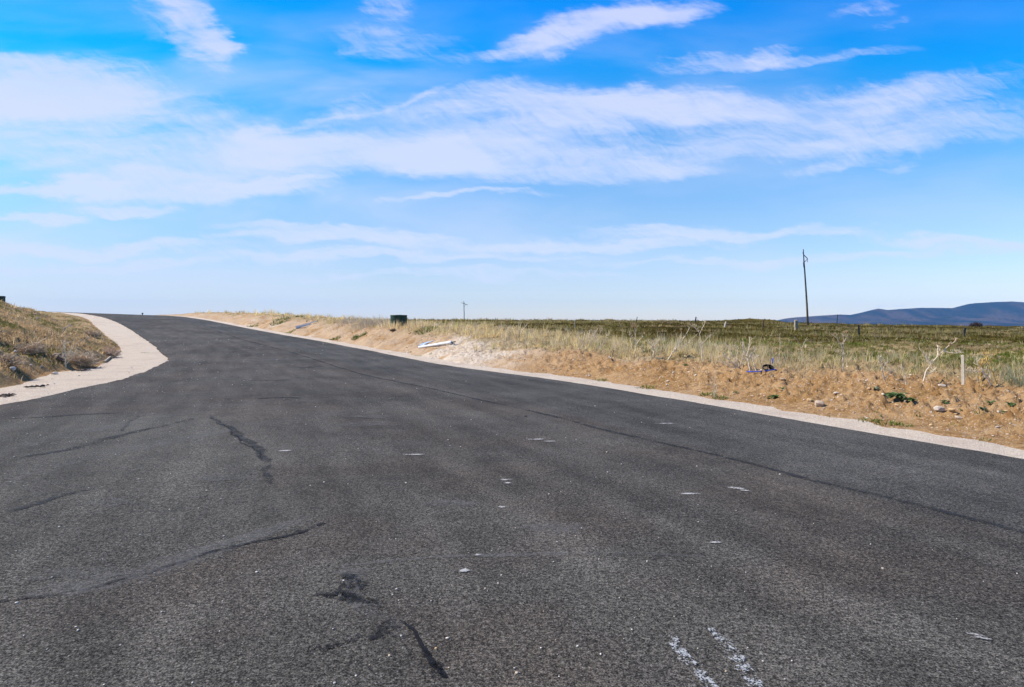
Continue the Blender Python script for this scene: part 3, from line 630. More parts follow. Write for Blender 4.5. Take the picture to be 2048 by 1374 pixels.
def right_vegetation():
    parts = []; gparts = []
    # straw along the lip of the bank
    x, y = scatter(29000, 8, 95, -34, 46); n, qx, qy = right_n(x, y); w = fbm(x * .5, y * .5, 71, 4) - .5; w2 = fbm(x * 1.1, y * 1.1, 105, 3)
    top = n + w * 3.0; nearr = sm(x / y, .28, .45)          # to the right the belt is thinner
    top = top + 1.1 * sm(qy, 20, 27)
    prob = sm(top, 3.5, 4.7) * (1 - sm(top, 7.5, 13)) * sm(w2, .27 + .10 * nearr, .52 + .06 * nearr) * (1 - sm(y, 60, 90) * .4)
    k = RNG.uniform(0, 1, len(x)) < prob * .85 * (1 - .5 * nearr); x, y, n, w2, nearr = x[k], y[k], n[k], w2[k], nearr[k]; N = len(x)
    base = pick(RNG.uniform(0, 1, N), [STRAW, STRAWG, FAWN, (.44, .40, .13), (.26, .19, .10)], [.58, .18, .14, .07, .03])
    parts.append(clumps(x, y, 16, RNG.uniform(.05, .16, N), RNG.uniform(.12, .50, N) * (.55 + .9 * w2), .0050 + .00024 * y, .40, base))
    k = RNG.uniform(0, 1, N) < .19; parts.append(clumps(x[k], y[k], 7, .10, RNG.uniform(.42, .85, k.sum()) * (1 - .25 * nearr[k]), .0055 + .00024 * y[k], .22, pick(RNG.uniform(0, 1, k.sum()), [STRAW, STRAWG], [.75, .25])))
    # bent, flattened litter straw
    x, y = scatter(9000, 8, 60, -30, 46); n = right_n(x, y)[0]; w = fbm(x * .5, y * .5, 71, 4) - .5; top = n + w * 3
    k = RNG.uniform(0, 1, len(x)) < sm(top, 3.2, 4.4) * (1 - sm(top, 7, 12)) * .5; x, y = x[k], y[k]; N = len(x)
    parts.append(clumps(x, y, 6, .25, RNG.uniform(.15, .4, N), .004 + .0002 * y, 1.15, pick(RNG.uniform(0, 1, N), [STRAW, STRAWG, FAWN], [.4, .4, .3])))
    # sparse wisps down the soil and at the verge
    x, y = scatter(5000, 7, 40, -20, 46); n = right_n(x, y)[0]; w2 = fbm(x * .9, y * .9, 108, 3)
    k = (RNG.uniform(0, 1, len(x)) < (np.exp(-((n - 1.75) / .38) ** 2) * sm(w2, .50, .62) * .8 + (n > 1.8) * (n < 4) * .025)); x, y = x[k], y[k]; N = len(x)
    parts.append(clumps(x, y, 7, .12, RNG.uniform(.08, .28, N), .0035 + .0002 * y, .35, pick(RNG.uniform(0, 1, N), [STRAW, STRAWG, FAWN], [.4, .3, .3])))
    stuff('dry_grass', parts, M_BLADE)
    # meadow: green under straw, out to some thirty metres
    x, y = scatter(22000, 9, 44, -12, 47); n = right_n(x, y)[0]; w = fbm(x * .5, y * .5, 71, 4) - .5; w2 = fbm(x * 1.6, y * 1.6, 73, 4) - .5
    dep = y + w * 14; pg = sm(n + w * 5, 4.6, 7.5) * (1 - sm(dep, 27, 37)) * sm(x / y, -.02, .2)
    k = RNG.uniform(0, 1, len(x)) < pg * sm(w2, -.2, .02) * .7; xa, ya = x[k], y[k]; N = len(xa)
    gp = sm(fbm(xa * .28, ya * .28, 171, 3), .44, .58)[:, None]
    gparts.append(clumps(xa, ya, 14, RNG.uniform(.06, .16, N), RNG.uniform(.08, .22, N), .005 + .0003 * ya, .45, pick(RNG.uniform(0, 1, N), [GREEN, (.15, .185, .018), (.23, .22, .045), (.34, .28, .09)], [.5, .26, .16, .08]) * gp * 1.15 + pick(RNG.uniform(0, 1, N), [(.20, .15, .04), (.11, .09, .02), (.36, .27, .10)], [.4, .35, .25]) * (1 - gp)))
    k = RNG.uniform(0, 1, len(x)) < pg * .06; xa, ya = x[k], y[k]; N = len(xa)
    sp = clumps(xa, ya, 9, .1, RNG.uniform(.15, .36, N), .004 + .00022 * ya, .35, pick(RNG.uniform(0, 1, N), [STRAW, STRAWG, (.42, .38, .17)], [.4, .3, .3]))
    stuff('meadow_grass', gparts + [sp], M_LEAF)
    # heath tussocks out to the brow
    x, y = scatter(15000, 24, 118, -14, 47, .75); n = right_n(x, y)[0]; w = fbm(x * .5, y * .5, 71, 4) - .5; b1 = fbm(x * .13, y * .15, 121, 4); b2 = fbm(x * .5, y * .6, 125, 3)
    k = (RNG.uniform(0, 1, len(x)) < sm(y + w * 14, 26, 38) * sm(n, 8, 14) * .8); x, y, b1, b2 = x[k], y[k], b1[k], b2[k]; N = len(x)
    v = b1 * .6 + b2 * .4 + (fbm(x * .10, y * .10, 141, 3) - .5) * .55 + RNG.normal(0, .05, N) - .11 * np.exp(-((y - 50) / 20) ** 2) + .05 * sm(y, 70, 100)
    cols = np.where((v < .43)[:, None], pick(RNG.uniform(0, 1, N), [(.042, .025, .002), (.060, .045, .004)], [.6, .4]), np.where((v < .53)[:, None], pick(RNG.uniform(0, 1, N), [(.098, .086, .014), (.082, .058, .008), (.14, .075, .02)], [.45, .35, .2]), pick(RNG.uniform(0, 1, N), [(.54, .39, .17), (.40, .31, .10), (.46, .31, .16), (.26, .23, .06)], [.35, .3, .15, .2])))
    stuff('heath', [clumps(x, y, 10, RNG.uniform(.15, .45, N), RNG.uniform(.05, .22, N) * (1 + 1.1 * (v > .53)) * (1 + .9 * sm(y, 85, 100) * RNG.uniform(0, 1, N) ** 3), .012 + .00045 * y, .55, cols)], M_BLADE)
right_vegetation()
def left_vegetation():
    x, y = scatter(26000, 11, 66, -47, -28); d = poly_dist(x, y, LO)[0]; ins = inside(x, y, LEFT_POLY); w = fbm(x * .5, y * .5, 71, 4) - .5; w2 = fbm(x * 1.6, y * 1.6, 73, 4) - .5
    k = ins & (RNG.uniform(0, 1, len(x)) < sm(d + w * .8, -.1, .5) * (.16 + .55 * sm(fbm(x * 1.2, y * 1.2, 151, 3), .40, .56))); x, y, w, w2 = x[k], y[k], w[k], w2[k]; N = len(x)
    gr = (w2 + .6 * w > .03) & (RNG.uniform(0, 1, N) < .75)
    cols = pick(RNG.uniform(0, 1, N), [(.56, .38, .20), (.46, .31, .17), (.34, .20, .09), (.66, .50, .30), (.42, .31, .12)], [.34, .24, .14, .2, .06])
    a = clumps(x[~gr], y[~gr], 15, RNG.uniform(.08, .28, (~gr).sum()), RNG.uniform(.10, .30, (~gr).sum()), .005 + .0003 * y[~gr], .85, cols[~gr])
    b = clumps(x[gr], y[gr], 14, RNG.uniform(.08, .2, gr.sum()), RNG.uniform(.06, .16, gr.sum()), .006 + .0003 * y[gr], .6, pick(RNG.uniform(0, 1, gr.sum()), [(.09, .12, .012), (.06, .085, .010), (.19, .18, .045)], [.4, .3, .3]))
    stuff('bank_grass', [a, b], M_BLADE)
left_vegetation()
def bank_weeds():
    x, y = scatter(16000, 7, 75, -36, 46); n, qx, qy = right_n(x, y); w2 = fbm(x * .8, y * .8, 161, 3)
    k = (n > 1.2) & (n < 6.5) & (RNG.uniform(0, 1, len(x)) < sm(w2, .54, .68) * (.10 + .30 * sm(n, 2.8, 4.2) + .25 * np.exp(-((n - 1.35) / .3) ** 2))); x, y = x[k], y[k]; N = len(x)
    stuff('bank_weeds', [clumps(x, y, 9, RNG.uniform(.03, .12, N), RNG.uniform(.04, .13, N), .008 + .0005 * y, .8, pick(RNG.uniform(0, 1, N), [(.13, .17, .03), (.10, .13, .03), (.22, .22, .07), (.17, .19, .10)], [.35, .25, .25, .15]))], M_LEAF)
bank_weeds()

# loose chips on road, verge and bank
_ico = bmesh.new(); bmesh.ops.create_icosphere(_ico, subdivisions=1, radius=1); ICO_V = np.array([tuple(v.co) for v in _ico.verts]); ICO_F = np.array([[v.index for v in f.verts] for f in _ico.faces]); _ico.free()
def chips(x, y, z, s, cols):
    N = len(x); k = len(ICO_V); sc = s[:, None, None] * RNG.uniform(.55, 1.25, (N, 1, 3)) * np.array([1, 1, .62]); V = ICO_V[None] * sc * RNG.uniform(.78, 1.15, (N, k, 1))
    a = RNG.uniform(0, 6.28, N); c, sn = np.cos(a)[:, None], np.sin(a)[:, None]; V = np.stack([V[..., 0] * c - V[..., 1] * sn, V[..., 0] * sn + V[..., 1] * c, V[..., 2]], -1)
    V += np.stack([x, y, z + s * .35], 1)[:, None, :]; T = (ICO_F[None] + (np.arange(N) * k)[:, None, None]).reshape(-1, 3)
    return V.reshape(-1, 3), T, np.repeat(cols, k, 0)
def scatter_chips():
    P = []
    x, y = scatter(60000, 2.4, 46, -46, 46); n = right_n(x, y)[0]; dl = poly_dist(x, y, LE)[0]; li = inside(x, y, [tuple(p) for p in LE] + [(-9000, 9000), (-9000, -46)])
    on = (n < -.1) & ~li; dk = np.exp(-dl / 1.1) * .40 + np.exp(-dl / 4.0) * .085 + .0065 + .04 * np.exp(-np.abs(n) / .25)
    k = on & (RNG.uniform(0, 1, len(x)) < dk); x, y = x[k], y[k]; s = (.0035 + .00028 * y) * np.exp(RNG.normal(0, .42, len(x)).clip(-1, .75))
    P.append(chips(x, y, h_road(x, y) + LIFT, s, pick(RNG.uniform(0, 1, len(x)), [(.62, .54, .44), (.42, .37, .31), (.50, .38, .26)], [.5, .35, .15])))
    x, y = scatter(42000, 7, 44, -34, 46); n = right_n(x, y)[0]
    k = (n > 1.15) & (n < 5.2) & (RNG.uniform(0, 1, len(x)) < .12 + .22 * (fbm(x, y, 131, 3) > .55)); x, y = x[k], y[k]
    s = (.006 + .00052 * y) * np.exp(RNG.normal(0, .5, len(x)))
    P.append(chips(x, y, ground(x, y), s, pick(RNG.uniform(0, 1, len(x)), [(.60, .48, .35), (.52, .36, .19), (.40, .25, .12), (.66, .57, .46)], [.35, .27, .25, .13])))
    x, y = scatter(30000, 7, 60, -46, 46); n = right_n(x, y)[0]; d = poly_dist(x, y, LO)[0]; i2 = inside(x, y, [tuple(p) for p in LE] + [(-9000, 9000), (-9000, -46)]) & ~inside(x, y, LEFT_POLY)
    k = (((n > .05) & (n < 1.25)) | i2) & (RNG.uniform(0, 1, len(x)) < .22); x, y = x[k], y[k]; s = (.004 + .00035 * y) * np.exp(RNG.normal(0, .4, len(x)))
    P.append(chips(x, y, h_road(x, y) - .022, s, pick(RNG.uniform(0, 1, len(x)), [(.60, .52, .46), (.50, .41, .34), (.68, .62, .57), (.36, .26, .2)], [.4, .25, .25, .1])))
    x, y = scatter(5000, 12, 50, -46, -28); d = poly_dist(x, y, LO)[0]; k = inside(x, y, LEFT_POLY) & (RNG.uniform(0, 1, len(x)) < .35 * np.exp(-d / 1.5) + .06); x, y = x[k], y[k]
    P.append(chips(x, y, ground(x, y) + .02, (.01 + .0008 * y) * np.exp(RNG.normal(0, .5, len(x))), pick(RNG.uniform(0, 1, len(x)), [(.52, .45, .38), (.40, .32, .24)], [.6, .4])))
    stuff('loose_gravel', P, M_BLADE_OPAQUE)
M_BLADE_OPAQUE = blade_mat('stone_chips', 0.0)
scatter_chips()

# ------------------------------------------------------------------ single things
def V3(px, py, Y): return Vector(((px - CX) / F * Y, Y, EYE + (HY - py) / F * Y))

# --- utility poles
def pole_mat():
    m, t, b, _ = mat('weathered_pole'); p = t.new('ShaderNodeTexCoord').outputs['Object']; z = t.new('ShaderNodeSeparateXYZ', inp={0: p}).outputs[2]
    c = t.ramp(t.lin(t.math('ADD', z, t.math('MULTIPLY', t.noise(p, 3, 4), 1.2)), 0, 8.5), [(0, (.30, .19, .10)), (.22, (.26, .17, .095)), (.45, (.11, .095, .06)), (.75, (.055, .055, .052)), (1, (.025, .028, .034))])
    t.l.new(t.mix(t.smooth(t.noise(t.scaled(p, (14, 14, .6)), 2, 4), .5, .7, 0, .5), c, (.04, .03, .02)), b.inputs[0]); return m
M_POLE = pole_mat()
D = 84.0; s = D / F
def zp(zx, zy): return V3(1540 + zx / 7.63, 480 + zy / 7.63, D)     # from the enlarged view of the pole
pb = zp(580, 1235); pb.z = gz(pb.x, pb.y) - .1
pole = empty('utility_pole', pb); tag(pole, 'tall weathered wooden utility pole leaning left, with a triangular bracket near its top', 'utility pole')
L = lambda P: [p - pb for p in P]
MB().tube(L([pb, zp(562, 980), zp(545, 700), zp(528, 450), zp(518, 330), zp(508, 140)]), [.135, .12, .10, .085, .075, .05], 10).build('pole', M_POLE, pole, smooth=True)
MB().tube(L([zp(512, 222), zp(540, 250), zp(574, 287)]), .048, 6).build('bracket_arm', M_BLACK, pole)
MB().tube(L([zp(574, 287), zp(540, 322), zp(502, 356)]), .036, 6).build('brace', M_BLACK, pole)
mb = MB(); q = zp(571, 292)
for k in range(4): mb.tube(L([q + Vector((0, 0, -.1 * k)), q + Vector((0, 0, -.05 - .1 * k)), q + Vector((0, 0, -.09 - .1 * k))]), [.02, .055, .02], 8)
mb.build('insulator', M_GLASS, pole)
mb = MB(); q = zp(514, 352); mb.tube(L([q + Vector((-.03, -.05, 0)), q + Vector((-.03, -.05, -.55))]), [.06, .045], 8); mb.build('cable_box', M_BLACK, pole)
mb = MB(); q = zp(506, 206); mb.tube(L([q + Vector((-.06, -.02, 0)), q + Vector((-.06, -.02, .10)), q + Vector((-.06, -.02, .16))]), [.03, .05, .02], 8); mb.build('pin_insulator', M_GLASS, pole)

D = 230.0
b0 = V3(928.4, 641, D); b0.z = gz(b0.x, b0.y) - .2
fp = empty('utility_pole', b0); tag(fp, 'small distant utility pole with tilted crossarm beyond the brow, right of the green tank', 'utility pole')
L = lambda P: [p - b0 for p in P]
MB().tube(L([b0, V3(928.3, 625, D), V3(927.6, 602.5, D)]), [.14, .12, .09], 8).build('pole', M_BLACK, fp)
MB().tube(L([V3(923, 605.4, D), V3(935, 610, D)]), .075, 6).build('crossarm', M_BLACK, fp)
for a, b in ((923.4, 605.2), (929, 607), (934.6, 609.4)): MB().tube(L([V3(a, b + .6, D), V3(a, b - 1.6, D)]), [.06, .05], 6).build('insulator', M_GLASS, fp)
MB().tube(L([V3(931.5, 608.6, D), V3(928.2, 614, D)]), .05, 5).build('brace', M_BLACK, fp)

# --- fence posts and stakes (base px, base py, top px, top py, width px, material, label)
def post(bx, by, tx, ty, wpx, Y, m, label, cat='fence post', name='fence_post', square=False, group='old fence posts on the heath'):
    p0 = V3(bx, by, Y); p0.z = min(gz(p0.x, Y), p0.z) - .12; p1 = V3(tx, ty, Y); w = wpx * px_size(Y)
    mb = MB()
    d = (p1 - p0); nseg = 5; pts = [p0 + d * (k / nseg) + Vector((random.uniform(-.05, .05) * w, 0, 0)) for k in range(nseg + 1)]
    mb.tube(pts, [w / 2 * random.uniform(.92, 1.06) * (1.15 if square else 1) for _ in pts], 4 if square else 8)
    # chipped, slanted head
    mb.tube([p1, p1 + d.normalized() * w * .18], [w / 2 * (1.1 if square else .95), w / 2 * .6], 4 if square else 8)
    return tag(mb.build(name, m, origin=p0), label, cat, group)
post(1592.5, 664, 1592, 641, 7, 50, M_CONC, 'thick pale fence post standing just left of the tall utility pole', square=True)
post(1718.8, 669, 1717, 650, 3.6, 42, M_BLACK, 'short black post leaning slightly left, on the heath right of the tall utility pole')
post(1927, 673, 1930, 656, 4.6, 40, M_BLACK, 'short black post leaning slightly right, in the heath below the dark bush')
post(1524, 661, 1527.5, 639, 3.0, 55, M_RUST, 'thin rusty brown post leaning right below the grassy hump on the brow')
post(1448, 656, 1452, 644, 3.4, 60, M_PALEW, 'short whitish post leaning right on the heath, left of the grassy hump')
post(1390, 645, 1392, 634, 2.4, 88, M_BLACK, 'dark post with a bent head on the brow beside the flying birds')
post(1271, 648, 1274.5, 634, 1.4, 85, M_BLACK, 'very thin dark rod leaning right on the brow, left of the birds')
post(1150, 659, 1150, 641, 2.2, 55, M_CONC, 'slim pale post behind the bleached shrub in the middle of the field')
post(1673, 646, 1675.5, 629, 1.4, 80, M_BLACK, 'very thin dark rod in front of the hills, right of the tall utility pole')
q = at(1926, 769)
sb = MB(); w = .05; tilt = Matrix.Rotation(R(-1.2), 3, 'Y') @ Matrix.Rotation(R(-48), 3, 'Z'); hgt = (769 - 714) * px_size(q.y) + .02
sb.box(q + Vector((0, 0, hgt / 2 - .04)), (w, w * .9, hgt + .08), tilt, .003); sb.box(q + Vector((-.008, 0, hgt + .008)), (w * .9, w * .8, .016), tilt, .004)
tag(sb.build('survey_stake', M_PALEW, origin=q), 'pale upright survey stake among dry stalks at the bank top on the right', 'stake')

# --- tanks
def tank_mat():
    m, t, b, _ = mat('green_tank_wall'); p = t.new('ShaderNodeTexCoord').outputs['Object']
    c = t.mix(t.smooth(t.noise(t.scaled(p, (3, 3, .8)), 2, 5), .4, .65), (.012, .035, .022), (.03, .055, .03)); t.l.new(t.mix(t.smooth(t.noise(p, 9, 5), .55, .7, 0, .5), c, (.10, .085, .03)), b.inputs[0])
    b.inputs['Roughness'].default_value = .6; return m
M_TANK = tank_mat()
def tank(px, ytop, ybase, wpx, Y, label):
    c = V3(px, ytop, Y); r = wpx / 2 * px_size(Y); z1 = c.z; z0 = min(gz(c.x, Y), V3(px, ybase, Y).z) - .1; o = Vector((c.x, Y, z0)); hh = z1 - z0
    e = empty('tank', o); tag(e, label, 'tank', 'round tanks on the banks')
    MB().tube([(0, 0, 0), (0, 0, hh * .5), (0, 0, hh - .05)], [r, r, r], 36).build('wall', M_TANK, e, smooth=False)
    MB().tube([(0, 0, hh - .05), (0, 0, hh - .02), (0, 0, hh)], [r * 1.03, r * 1.03, r * .97], 36).build('lid', M_TANK, e)
    MB().tube([(0, 0, hh), (0, 0, hh + .012)], [r * .35, r * .33], 20).build('hatch', M_TANK, e)
    return e
tank(797.5, 630, 655, 33, 39, 'dark green round tank half hidden in dry grass on the right bank')
tank(-8, 592, 603, 30, 34, 'dark round tank cut off by the left edge, on top of the left bank')

# --- fallen sign and post on the pale bank
def on_ground(px, py, up=0.): p = at(px, py); p.z += up; return p
a = on_ground(838, 697); b = on_ground(903, 689); d = (b - a).normalized(); r = .062
a.z = gz(a.x, a.y) + r * .9; b.z = gz(b.x, b.y) + r * 1.6; d = (b - a).normalized()
fs = empty('fallen_pipe', a); tag(fs, 'white pipe with a dark inner end lying on the pale slope below the green tank', 'pipe')
MB().tube([Vector((0, 0, 0)), (b - a) * .02, (b - a) * .98, (b - a)], [r * .95, r, r, r * .95], 14).build('tube', M_WHITE, fs, smooth=False)
MB().tube([(b - a) - d * .12, (b - a), (b - a) + d * .2], [r * 1.14, r * 1.14, r * 1.14][:3], 14).build('collar', M_WHITE, fs) if False else None
MB().tube([(b - a) * .9, (b - a) * .985], [r * 1.18, r * 1.18], 14).build('collar', M_WHITE, fs)
MB().tube([(b - a) * .99, (b - a) + d * .24], [r * .45, r * .38], 10).build('inner_rod', M_BLACK, fs)
a2 = on_ground(842, 692.5); a2.z = gz(a2.x, a2.y)
pl = empty('fallen_sign', a2); tag(pl, 'pale blue-grey sign plate lying tilted behind the white pipe on the slope', 'sign')
def quad_plate(P, th, name, m, parent, o):
    P = [Vector(p) - o for p in P]; nrm = (P[1] - P[0]).cross(P[2] - P[0]).normalized() * th; n = len(P)
    return MB().raw(P + [p + nrm for p in P], [tuple(range(n))[::-1], tuple(range(n, 2 * n))] + [(i, (i + 1) % n, n + (i + 1) % n, n + i) for i in range(n)]).build(name, m, parent)
Y0 = a2.y
quad_plate([V3(836, 691.5, Y0 - .1), V3(850, 690.5, Y0), V3(859, 687, Y0 + .25), V3(867, 681, Y0 + .45), V3(858, 683.5, Y0 + .35), V3(845, 686.5, Y0 + .1)], .012, 'sign_plate', M_BLUEW, pl, a2)
MB().tube([V3(845, 694, Y0 - .12) - a2, V3(849, 688.5, Y0 - .05) - a2, V3(868.5, 680.8, Y0 + .42) - a2], [.03, .03, .022], 8).build('edge_rail', M_WHITE, pl)
# second fallen post higher up the road
a = on_ground(591, 657.5); b = on_ground(634, 646); a.z = gz(a.x, a.y) + .11; b.z = gz(b.x, b.y) + .12; d = (b - a); L_ = d.length; dn = d.normalized()
fp2 = empty('fallen_post', a); tag(fp2, 'white post with a pale blue side lying on the bank far up the road', 'post')
side = Vector((dn.y, -dn.x, 0)).normalized(); up = Vector((0, 0, 1))
def beam(w0, w1, h0, h1, off, name, m, s0=0, s1=1):
    V = []
    for s_, w, h in ((s0, w0, h0), (s1, w1, h1)):
        c = d * s_ + off
        for q1, q2 in ((-1, -1), (1, -1), (1, 1), (-1, 1)): V.append(c + side * q1 * w / 2 + up * q2 * h / 2)
    MB().raw(V, [(3, 2, 1, 0), (4, 5, 6, 7), (0, 1, 5, 4), (1, 2, 6, 5), (2, 3, 7, 6), (3, 0, 4, 7)]).build(name, m, fp2)
beam(.16, .09, .10, .07, up * .03, 'beam', M_WHITE); beam(.10, .05, .13, .07, side * .02 - up * .07, 'side_panel', M_BLUEW, .03, .72); beam(.08, .07, .06, .05, up * .03, 'inner_rod', M_RUST, 1.003, 1.06)

# --- water connection: blue pipe on the ground, blue stub, black pit mouth
q = at(1536, 738)
pit = empty('pit_opening', q); tag(pit, 'black open pipe mouth half sunk in the bank top beside the blue stub', 'pipe')
ax = Vector((-.08, -.45, .89)).normalized()
mb = MB(); rr = .135; c0 = Vector((0, 0, .012))
mb.tube([c0 - ax * .25, c0 + ax * .05], [rr, rr], 24, cap=False); mb.tube([c0 + ax * .05, c0 - ax * .25], [rr * .9, rr * .9], 24, cap=False)
mb.tube([c0 + ax * .05, c0 + ax * .051], [rr, rr * .9], 24, cap=False); mb.build('rim', M_BLACK, pit)
mb = MB(); mb.tube([c0 - ax * .14, c0 - ax * .16], [rr * .9, rr * .9], 24); mb.build('pipe_floor', M_BLACK, pit)
e = at(1545, 733); tag(MB().tube([e + Vector((0, .05, -.1)), e + Vector((.005, .05, .06)), e + Vector((.028, .05, .20)), e + Vector((.034, .05, .215))], [.019, .019, .019, .014], 12).build('pipe_stub', M_BLUE, origin=e), 'short blue pipe stub standing upright at the pit opening', 'pipe')
pts = [at(a, b) + Vector((0, 0, .022)) for a, b in ((1494, 744), (1504, 745.5), (1518, 745), (1532, 743.5), (1544, 742), (1553, 740.5))]
tag(MB().tube([tuple(p) for p in pts], .012, 10).build('blue_pipe', M_BLUE, origin=pts[0]), 'bright blue plastic pipe lying on the soil below the pit opening', 'pipe')

# --- birds
def bird(px, py, Y, span, flap, hd, label):
    c = V3(px, py, Y); mb = MB(); f = Vector((math.cos(hd), math.sin(hd), 0)); s_ = Vector((-f.y, f.x, 0)); u_ = Vector((0, 0, 1)); L = span * .42
    mb.tube([-f * L * .5, -f * L * .3, f * L * .05, f * L * .33, f * L * .5, f * L * .62], [L * .03, L * .07, L * .14, L * .10, L * .075, L * .012], 8)
    for q in (-1, 1):
        V = []
        for r_, cz, z in ((.05, .30, 0), (.42, .26, flap * .8), (.8, .18, flap * .65), (1.0, .03, flap * .35)):
            k = s_ * q * r_ * span / 2 + u_ * z * span * .5
            V += [k + f * cz * L * .7, k - f * cz * L * .7, k + f * cz * L * .5 + u_ * .012 * span]
        Fc = []
        for i in range(3):
            for a_, b_ in ((0, 1), (1, 2), (2, 0)): Fc.append((i * 3 + a_, i * 3 + b_, i * 3 + 3 + b_, i * 3 + 3 + a_))
        mb.raw(V, Fc)
    mb.raw([-f * L * .45 + s_ * L * .03, -f * L * .45 - s_ * L * .03, -f * L * .85 - s_ * L * .14, -f * L * .85 + s_ * L * .14, -f * L * .45 + u_ * .01], [(0, 1, 2, 3), (0, 4, 1), (4, 3, 2, 1), (4, 0, 3)])
    o = mb.build('bird', M_BLACK); o.location = c; tag(o, label, 'bird', 'birds flying over the brow')
bird(1403.5, 632, 150, .32, .35, .3, 'tiny dark bird in flight above the brow, farthest left of the flock')
bird(1410.5, 632.8, 150, .34, .1, .2, 'tiny dark bird in flight above the brow, second from the left')
bird(1413.5, 633.6, 150, .30, -.2, .4, 'tiny dark bird in flight above the brow, third from the left')
bird(1418, 634.4, 152, .26, .3, .1, 'tiny faint bird in flight above the brow, farthest right of the flock')

# --- dead stalks
def stalk(base, paths, r, m, label, cat='dead plant', name='dead_stalk', heads=(), twigs=0, Yoff=0, group='dead stalks along the bank', twig_len=.12):
    """paths: lists of photo points, each path beginning where it leaves the ground or another path"""
    b = at(*base); Y = b.y; mb = MB(); s_ = px_size(Y); ends = []
    for i, P in enumerate(paths):
        k = random.uniform(-.12, .12); pts = []
        for j, (x, y) in enumerate(P):
            p = V3(x, y, Y); p.y += k * j / max(1, len(P) - 1) if i else 0; pts.append(p)
        if i == 0 or abs(P[0][1] - base[1]) < 2: pts[0].z = gz(pts[0].x, pts[0].y) - .04
        C = [Vector(p) for p in spline([tuple(p) for p in pts], .05)]
        rr_ = r * 1.35 * (1 if i == 0 else .72); jt = rr_ * .7
        C = [c + Vector((random.uniform(-jt, jt), random.uniform(-jt, jt), 0)) for c in C]
        mb.tube(C, [rr_ * (1 - .62 * q / max(1, len(C) - 1)) for q in range(len(C))], 5)
        for q in range(int(twigs * 2.2)):
            f = random.uniform(.25, 1); c = C[int(f * (len(C) - 1))]; L = random.uniform(.4, 1.1) * twig_len; an = random.uniform(-1.2, 1.2); az = random.uniform(0, 6.28)
            e1 = c + Vector((math.sin(an) * L * .5, math.cos(az) * L * .3, abs(math.cos(an)) * L * .4)); e2 = e1 + Vector((math.sin(an * .5) * L * .4, math.sin(az) * L * .3, L * .45))
            mb.tube([c, e1, e2], [rr_ * .36, rr_ * .28, rr_ * .16], 4); mb.tube([e1, e1 + (e1 - c) * .7 + Vector((random.gauss(0, .25), random.gauss(0, .25), .15)) * L], [rr_ * .24, rr_ * .12], 4)
    o = mb.build(name, m, origin=b); tag(o, label, cat, group)
    for hx, hy, hs in heads:
        p = V3(hx, hy, Y) - b; hb = MB(); R_ = hs * s_
        for q in range(16):
            th = random.uniform(0, 6.28); t2 = random.uniform(.0, 1.0); d = Vector((math.cos(th) * math.sin(t2), math.sin(th) * math.sin(t2), math.cos(t2)))
            hb.tube([p - Vector((0, 0, R_)), p + d * R_ * .3 - Vector((0, 0, R_ * .4)), p + d * R_], [.0022, .003, .006], 4)
            hb.tube([p + d * R_ * .9, p + d * R_ * 1.06, p + d * R_ * 1.2], [.003, .009, .003], 5)
        hb.build('seed_head', M_HEAD, o)
    return o
stalk((1405, 724), [[(1405, 724), (1403, 700), (1400, 675), (1398, 660)], [(1399, 668), (1404, 656), (1410, 643)], [(1398, 664), (1388, 655), (1376, 648)], [(1402, 690), (1415, 676), (1424, 668)]], .011, M_GREYST, 'tall forked pale stalk standing highest left of the bleached shrub', heads=[(1410, 645, 3), (1376, 649, 3)], twigs=4)
stalk((1334, 719), [[(1334, 719), (1345, 705), (1358, 690), (1368, 675), (1377, 660), (1380, 654)], [(1358, 690), (1360, 674), (1362, 663)], [(1345, 705), (1370, 690), (1392, 668)], [(1340, 714), (1352, 690), (1356, 676)]], .012, M_GREYST, 'thick bleached stalk leaning right with several arms', heads=[(1362, 661, 4)], twigs=5)
stalk((1477, 733), [[(1477, 733), (1468, 718), (1460, 700), (1455, 691)], [(1477, 733), (1462, 724), (1446, 708), (1436, 700)], [(1476, 732), (1474, 712), (1476, 700), (1466, 690)], [(1478, 732), (1485, 715), (1487, 697), (1485, 685)], [(1476, 733), (1452, 730), (1432, 722)], [(1478, 733), (1492, 722), (1503, 708)], [(1475, 733), (1455, 716), (1440, 712), (1430, 716)], [(1477, 733), (1464, 728), (1445, 731)]], .011, M_GREYST, 'bushy bleached dead shrub fanning out left of the blue pipe', name='dead_shrub', twigs=9)
stalk((1501, 742), [[(1501, 742), (1497, 725), (1493, 708), (1486, 698)], [(1494, 712), (1500, 692), (1501, 674)], [(1497, 722), (1505, 706), (1514, 698)], [(1486, 698), (1484, 688), (1484, 683)]], .014, M_GREYST, 'stout white branching stem rising from the left end of the blue pipe', twigs=4)
stalk((1514, 742), [[(1514, 742), (1509, 728), (1506, 715), (1505, 709)], [(1506, 722), (1512, 714), (1519, 710)]], .014, M_GREYST, 'short stout white stem standing between the shrub and the black pit opening', twigs=3)
stalk((1603, 716), [[(1603, 716), (1604, 698), (1608, 686), (1615, 674)], [(1604, 698), (1597, 686), (1590, 674)]], .008, M_STALK, 'thin stalk forked like a Y below the pale thick fence post', twigs=3)
stalk((1687, 741), [[(1687, 741), (1686, 715), (1687, 690), (1687, 668)], [(1687, 700), (1677, 682), (1670, 671)], [(1687, 685), (1692, 674), (1693, 667)], [(1686, 712), (1675, 705), (1664, 700)]], .011, M_STALK, 'upright straw-coloured stalk with three small umbel heads, right of the blue stub', heads=[(1670, 670, 4), (1687, 667, 4), (1693, 665, 4), (1699, 675, 3)], twigs=5)
stalk((1559, 735), [[(1559, 735), (1559, 705), (1560, 680), (1559, 667)]], .006, M_STALK, 'single thin upright straw stem right behind the blue stub', twigs=3)
